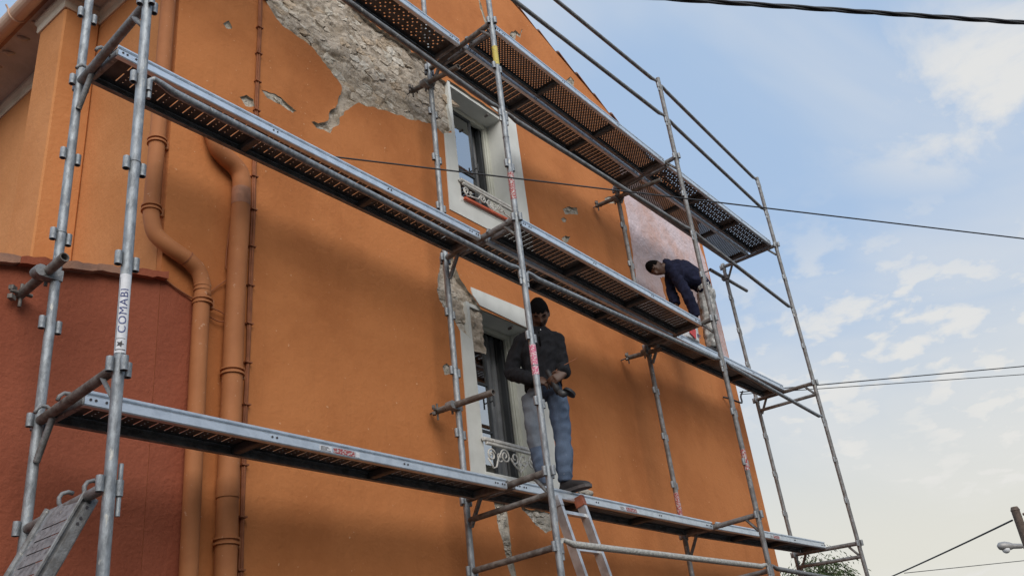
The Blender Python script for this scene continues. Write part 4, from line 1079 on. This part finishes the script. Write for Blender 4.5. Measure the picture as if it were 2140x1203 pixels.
def hand(bm, w, d, nrm, side, curl, s=1.0, spread=0.05):
    """palm and five fingers: w wrist, d direction of the palm, nrm out of the back of the hand, side towards the thumb"""
    w = Vector(w); d = Vector(d).normalized(); nrm = Vector(nrm); nrm = (nrm-d*nrm.dot(d)).normalized(); sd = nrm.cross(d); sd = sd if sd.dot(Vector(side)) > 0 else -sd
    pe = w+d*0.095*s
    loft(bm, [(w-d*0.01, sd, nrm, 0.027*s, 0.020*s), (w+d*0.035*s, sd, nrm, 0.038*s, 0.017*s), (w+d*0.075*s, sd, nrm, 0.043*s, 0.015*s), (pe, sd, nrm, 0.040*s, 0.011*s)], 14)
    for k, (off, ln) in enumerate(((0.031, 0.075), (0.0105, 0.084), (-0.0105, 0.078), (-0.031, 0.062))):
        p = w+d*0.085*s+sd*off*s; a = 0.15+0.12*k*0.3; dirv = (d+sd*off*spread*20).normalized(); pts = [p]; rs = [0.0098*s]
        for j, fr in enumerate((0.46, 0.30, 0.24)):
            a += curl*(0.75 if j == 0 else 1.0)*(1+0.08*k); v = dirv*cos(a)-nrm*sin(a); p = p+v*ln*fr*s; pts.append(p); rs.append((0.0092, 0.0084, 0.0070)[j]*s)
        path(bm, pts, rs, 8)
    p = w+d*0.025*s+sd*0.032*s; v1 = (sd*0.75+d*0.6-nrm*0.35).normalized(); v2 = (d*0.85-nrm*0.6+sd*0.05).normalized()
    path(bm, [p-v1*0.01, p+v1*0.035*s, p+v1*0.035*s+v2*0.032*s, p+v1*0.035*s+v2*0.055*s], [0.013*s, 0.0115*s, 0.010*s, 0.0075*s], 8)
def foot(bm, ank, toe, sole, w=0.046):
    a = Vector(ank); t = Vector(toe); d = Vector((t.x-a.x, t.y-a.y, 0)).normalized(); sd = Vector((-d.y, d.x, 0)); up = Vector((0, 0, 1))
    h = a-d*0.055; h.z = sole+0.04; L = 0.275
    R = []
    for f, ww, hh in ((0.0, 0.022, 0.030), (0.08, 0.036, 0.045), (0.25, 0.038, 0.052), (0.45, 0.042, 0.045), (0.68, 0.049, 0.036), (0.85, 0.045, 0.029), (0.96, 0.028, 0.022), (1.0, 0.010, 0.012)):
        c = h+d*L*f; c.z = sole+hh*0.98; R.append((c, sd, up, ww, hh))
    loft(bm, R, 16)
    loft(bm, [((a.x, a.y, sole+0.03), d, sd, 0.055, 0.036), ((a.x, a.y, a.z), d, sd, 0.046, 0.036), ((a.x, a.y, a.z+0.05), d, sd, 0.045, 0.038)], 14)
def shoe_soles(bm, ank, toe, sole):
    a = Vector(ank); t = Vector(toe); d = Vector((t.x-a.x, t.y-a.y, 0)).normalized(); sd = Vector((-d.y, d.x, 0)); h = a-d*0.057
    out = [(0.0, 0.018), (0.03, 0.034), (0.12, 0.040), (0.20, 0.050), (0.255, 0.044), (0.28, 0.016)]
    pts = [(f, ww) for f, ww in out]+[(f, -ww) for f, ww in out[::-1]]
    lo = [bm.verts.new((h.x+d.x*f+sd.x*ww, h.y+d.y*f+sd.y*ww, sole)) for f, ww in pts]; hi = [bm.verts.new((v.co.x, v.co.y, sole+0.024)) for v in lo]
    n = len(pts)
    for i in range(n): bm.faces.new((lo[i], lo[(i+1) % n], hi[(i+1) % n], hi[i]))
    bm.faces.new(lo[::-1]); bm.faces.new(hi)
def person(label, loc, J, P):
    """J: joints; P: styling. One continuous body, clothes, hair and shoes as its children"""
    t = thing('person', label, 'person', loc)
    side, front = Vector(P['side']).normalized(), Vector(P['front']).normalized()
    def V(k): return Vector(J[k])
    def torso(bm, g):
        wf = P.get('wf', 1.0); pts = [('pelvis', .150*wf, .105), ('waist', .140*wf, .100), ('chest', .165*wf, .115), ('upper', P.get('uw', .150)*wf, .092), ('neckbase', .066, .064)]
        loft(bm, [(V(k), P['sides'].get(k, side), P['fronts'].get(k, front), a+g, b_+g) for k, a, b_ in pts], 22)
        for s_ in 'RL': ball(bm, V('sh'+s_)*0.92+V('upper')*0.08, (0.062+g, 0.056+g, 0.058+g), (side, front, side.cross(front))); path(bm, [V('neckbase'), V('neckbase').lerp(V('sh'+s_), .5)*1.0, V('sh'+s_)], [0.055+g, 0.056+g, 0.050+g], 12)
    def limb(bm, ks, rs, g):
        pts = []; rr = []
        for i, (a, b_) in enumerate(zip(ks, ks[1:])):
            for q in range(5):
                f = q/5; pts.append(V(a).lerp(V(b_), f)); bul = 0.006*sin(pi*f); rr.append(rs[i]+(rs[i+1]-rs[i])*f+bul+g)
        pts.append(V(ks[-1])); rr.append(rs[-1]+g); path(bm, pts, rr, 14)
    # body
    bm = B(); torso(bm, -0.012)
    for s_ in 'RL':
        limb(bm, ['sh'+s_, 'el'+s_, 'wr'+s_], [0.052, 0.041, 0.027], -0.004); limb(bm, ['hip'+s_, 'kn'+s_, 'an'+s_], [0.082, 0.056, 0.036], -0.006)
        hd = P['hand'+s_]; hand(bm, V('wr'+s_), *hd)
    path(bm, [V('upper'), V('neckbase'), V('head')], [0.07, 0.060, 0.055], 14)
    sd, fw, up = head(bm, V('head'), P['hup'], P['hfw'], P.get('hs', 1.0))
    body = obj('body', union(bm, 0.0062, 2), 'skin_brown', t, smooth=True)
    bm = B(); head(bm, V('head')+up*0.004, P['hup'], P['hfw'], P.get('hs', 1.0), True, 1.065); obj('hair', bm, 'hair_black', t, smooth=True)
    hs = P.get('hs', 1.0)
    for sg in (-1, 1):
        bm = B(); ball(bm, V('head')+(sd*sg*0.030+fw*0.076+up*0.008)*hs, (0.0110, 0.0085, 0.0035), (sd, fw, up), 10, 8); e = obj('eye', bm, 'hair_black', body, smooth=True)
        bm = B(); path(bm, [V('head')+(sd*sg*q[0]+fw*q[1]+up*q[2])*hs for q in ((0.014, 0.094, 0.026), (0.030, 0.092, 0.031), (0.046, 0.082, 0.027))], [0.004, 0.005, 0.0025], 6); obj('eyebrow', bm, 'hair_black', body)
    # top
    bm = B(); torso(bm, 0.012)
    for s_ in 'RL': limb(bm, ['sh'+s_, 'el'+s_, 'wr'+s_], [0.051, 0.044, 0.036], 0.007)
    loft(bm, [(V('pelvis').lerp(V('waist'), 0.35), P['sides'].get('pelvis', side), P['fronts'].get('pelvis', front), .160*P.get('wf', 1.0), .120), (V('waist'), P['sides'].get('waist', side), P['fronts'].get('waist', front), .155*P.get('wf', 1.0), .115), (V('chest'), P['sides'].get('chest', side), P['fronts'].get('chest', front), .168*P.get('wf', 1.0), .120)], 22)
    path(bm, [V('upper'), V('neckbase')+(V('head')-V('neckbase'))*P.get('collar', 0.2)], [0.085, 0.074], 16)
    if P.get('hood'): ball(bm, V('neckbase')+Vector(P['hood']), (0.10, 0.06, 0.06), (side, P['hfw'], P['hup']))
    obj('sweater', union(bm, 0.0095, 2, P['crease'], 16, 3.0), P['top'], t, smooth=True)
    # trousers
    bm = B(); loft(bm, [(V('pelvis').lerp(V('waist'), 0.45), P['sides'].get('pelvis', side), P['fronts'].get('pelvis', front), .150*P.get('wf', 1.0), .108), (V('pelvis'), P['sides'].get('pelvis', side), P['fronts'].get('pelvis', front), .155*P.get('wf', 1.0), .112), (V('hipR').lerp(V('hipL'), .5)-(V('waist')-V('pelvis')).normalized()*0.02, P['sides'].get('pelvis', side), P['fronts'].get('pelvis', front), .155, .115)], 22)
    tr = bm
    for s_ in 'RL':
        limb(tr, ['hip'+s_, 'kn'+s_, 'an'+s_], P.get('legs', [0.086, 0.064, 0.054]), 0.005)
    jb = union(tr, 0.0095, 3, P.get('tcrease', 0.010), 17, 8.0, 1.2)
    tro = obj('trousers', jb, None, t, smooth=True, mats=P['trousers'])
    if len(P['trousers']) > 1:
        m1, m2 = V(P['split'][0]), V(P['split'][1])
        for p in tro.data.polygons:
            c = p.center+org(t)
            if (c-m1).length_squared < (c-m2).length_squared*0.9 and c.z > P['split'][2]: p.material_index = 1
    for s_ in 'RL':
        bm = B(); foot(bm, V('an'+s_), V('toe'+s_), P['sole']); sh = obj('shoe', union(bm, 0.007, 3), 'shoe_dark', t, smooth=True)
        bm = B(); shoe_soles(bm, V('an'+s_), V('toe'+s_), P['sole']); obj('sole', bm, 'shoe_sole', sh)
    return t
SA = (0.557, -0.830, 0.0); FA = (-0.83, -0.557, 0.0)
ptop = 0.050
JA = dict(pelvis=(3.825, .505, .90), waist=(3.825, .505, 1.04), chest=(3.825, .50, 1.21), upper=(3.835, .495, 1.345), neckbase=(3.835, .485, 1.405), head=(3.795, .430, 1.545),
          shR=(3.748, .628, 1.325), shL=(3.918, .375, 1.300), elR=(3.665, .705, 1.07), elL=(3.905, .350, 1.055), wrR=(3.640, .455, .930), wrL=(3.735, .232, .935),
          hipR=(3.768, .592, .86), hipL=(3.878, .422, .86), knR=(3.745, .590, .47), knL=(3.862, .412, .47), anR=(3.790, .575, .145), anL=(3.868, .450, .140), toeR=(3.66, .49, .07), toeL=(3.87, .34, .07))
PA = dict(side=SA, front=FA, sides={}, fronts={}, uw=0.120, hup=(-0.62, -0.45, 0.64), hfw=(-0.46, -0.38, -0.80), handR=((0.38, -0.86, -0.34), (-0.70, -0.30, 0.60), (-0.3, -0.2, 0.9), 0.42), handL=((-0.62, 0.52, -0.42), (-0.30, -0.85, 0.35), (-0.3, -0.2, 0.9), 0.45),
          top='wool_black', crease=0.012, wf=0.90, legs=[0.073, 0.056, 0.047], hs=1.08, trousers=['denim', 'denim_dusty'], split=('hipR', 'hipL', 0.42), sole=ptop)
pa = person('worker in black pullover and dusty jeans standing on the lowest deck, looking down', (3.82, 0.5, ptop), JA, PA)
# pale label at the open collar and the short placket of the pullover
cA = Vector(JA['neckbase'])+Vector(FA)*0.085+Vector((0, 0, -0.015))
bm = B(); obox(bm, cA, (SA, FA, (0, 0, 1)), (0.022, 0.004, 0.006)); obj('collar_label', bm, 'tag_white', pa)
bm = B(); path(bm, [cA+Vector(FA)*0.012+Vector((0, 0, -0.02)), cA+Vector(FA)*0.030+Vector((0, 0, -0.09)), cA+Vector(FA)*0.044+Vector((0, 0, -0.16))], 0.007, 6); obj('placket', bm, 'hair_black', pa)
JB = dict(pelvis=(7.34, .395, 2.90), waist=(7.27, .43, 3.00), chest=(7.165, .52, 3.095), upper=(7.07, .585, 3.15), neckbase=(7.01, .625, 3.17), head=(6.885, .745, 3.165),
          shR=(7.14, .665, 3.235), shL=(7.005, .575, 3.025), elR=(7.12, .73, 2.95), elL=(7.015, .485, 2.745), wrR=(7.05, .67, 2.71), wrL=(7.09, .470, 2.49),
          hipR=(7.405, .430, 2.87), hipL=(7.295, .365, 2.84), knR=(7.375, .465, 2.51), knL=(7.265, .395, 2.50), anR=(7.40, .49, 2.15), anL=(7.285, .445, 2.145), toeR=(7.20, .52, 2.08), toeL=(7.08, .465, 2.08))
tb_ = (Vector(JB['neckbase'])-Vector(JB['pelvis'])).normalized()
sb_ = (Vector(JB['shR'])-Vector(JB['shL'])).normalized(); fb_ = tb_.cross(sb_); fb_ = fb_ if fb_.z < 0 else -fb_
hipside = (Vector(JB['hipR'])-Vector(JB['hipL'])).normalized(); hipfront = Vector((-0.65, 0.25, -0.6)).normalized()
PB = dict(side=tuple(sb_), front=tuple(fb_), sides={'pelvis': tuple(hipside)}, fronts={'pelvis': tuple(hipfront)}, hup=(-0.62, 0.62, 0.42), hfw=(-0.15, -0.42, -0.88), hs=1.0,
          handR=((-0.2, -0.1, -0.95), (0.3, 0.9, 0.1), (-0.8, 0.2, 0), 0.35), handL=((0.10, 0.02, -0.99), (0.2, -0.95, 0.0), (-0.9, 0.1, 0), 0.35), collar=0.45, wf=1.06, hood=(0.03, 0.02, 0.070),
          top='navy_fleece', crease=0.015, tcrease=0.014, trousers=['camo_grey'], sole=2.05)
pb = person('worker in navy sweatshirt and grey camouflage trousers bending over on the middle deck', (7.4, 0.45, 2.05), JB, PB)

# ------------------------------------------------------------------ small things on the decks
tool = thing('power_tool', 'black hand power tool held by the standing worker', 'tool', (3.69, 0.30, 0.80))
bm = B(); a = Vector((3.668, .345, 0.985)); b_ = Vector((3.705, .285, 0.775)); path(bm, [a, a.lerp(b_, .1), a.lerp(b_, .5), a.lerp(b_, .75), b_], [0.012, 0.022, 0.021, 0.027, 0.024], 12); obj('tool_body', bm, 'rubber_black', tool)
bm = B(); path(bm, [(3.705, .285, 0.790), (3.715, .255, 0.765), (3.745, .215, 0.770)], [0.027, 0.029, 0.020], 12); obj('gear_head', bm, 'dark_stile', tool)
bm = B(); c = Vector((3.745, .215, 0.772)); ax = Vector((0.45, -0.45, 0.77)).normalized(); tube(bm, c-ax*0.010, c+ax*0.012, 0.056, 20, r1=0.050); tube(bm, c+ax*0.012, c+ax*0.02, 0.03, 14); obj('disc_guard', bm, 'rubber_black', tool)
bm = B(); path(bm, smooth_path([(3.690, .315, 0.93), (3.72, .27, 0.985), (3.79, .215, 1.03), (3.865, .165, 1.075)], 5), 0.003, 6); obj('cord', bm, 'cable_paint', tool)
bk = thing('bucket', 'white plastic tub with a red label beside the bending worker', 'bucket', (6.74, 0.50, 2.05))
bm = B(); R = []
for z, h in ((0.0, 0.128), (0.02, 0.133), (0.22, 0.146), (0.23, 0.154), (0.25, 0.154)):
    ring = []
    for q in range(32):
        a = 2*pi*q/32; cx, sy = cos(a), sin(a); m_ = (abs(cx)**5+abs(sy)**5)**(-1/5); ring.append(bm.verts.new((6.66+cx*m_*h*1.38, 0.50+sy*m_*h, 2.05+z)))
    R.append(ring)
for p, q in zip(R, R[1:]):
    for k in range(32): f = bm.faces.new((p[k], p[(k+1) % 32], q[(k+1) % 32], q[k])); f.smooth = True
bm.faces.new(R[0][::-1]); bm.faces.new(R[-1]); obj('tub', bm, 'plastic_white', bk)
bm = B(); obox(bm, (6.635, 0.50-0.1445, 2.05+0.085), ((.94, 0, -.34), (0.34*0.05, -1, 0.05), (.34, 0, .94)), (0.065, 0.003, 0.065)); obj('red_label', bm, 'print_red', bk)
bm = B()
for q in range(3): box(bm, (6.745, 0.50-0.1415, 2.05+0.055+q*0.014), (6.745+(0.07, 0.05, 0.09)[q], 0.50-0.137, 2.05+0.060+q*0.014))
obj('small_print', bm, 'ink_blue', bk, kind='stuff')
bm = B(); path(bm, smooth_path([(3.26, .66, .06), (3.27, .655, .10), (3.29, .65, .125), (3.30, .645, .09), (3.34, .63, .085), (3.38, .62, .07)], 4), [0.012+0.004*sin(i) for i in range(21)], 8)
tag(obj('glove', bm, 'rubber_black'), 'small crumpled black glove lying on the lowest deck by the window', 'glove')
bm = B(); ball(bm, (3.42, .60, .066), (0.085, 0.05, 0.022)); ball(bm, (3.44, .60, .085), (0.045, 0.03, 0.02))
tag(obj('rag', union(bm, 0.008, 2, 0.012, 25, 2.0), 'wool_black'), 'dark rag heaped on the lowest deck under the window railing', 'rag')
bm = B(); ball(bm, (4.10, .43, .072), (0.075, 0.04, 0.026)); tag(obj('mortar_lump', union(bm, 0.008, 2, 0.010, 25, 6.0), 'render_grey', smooth=True), 'grey lump of mortar on the lowest deck by the right shoe', 'mortar')
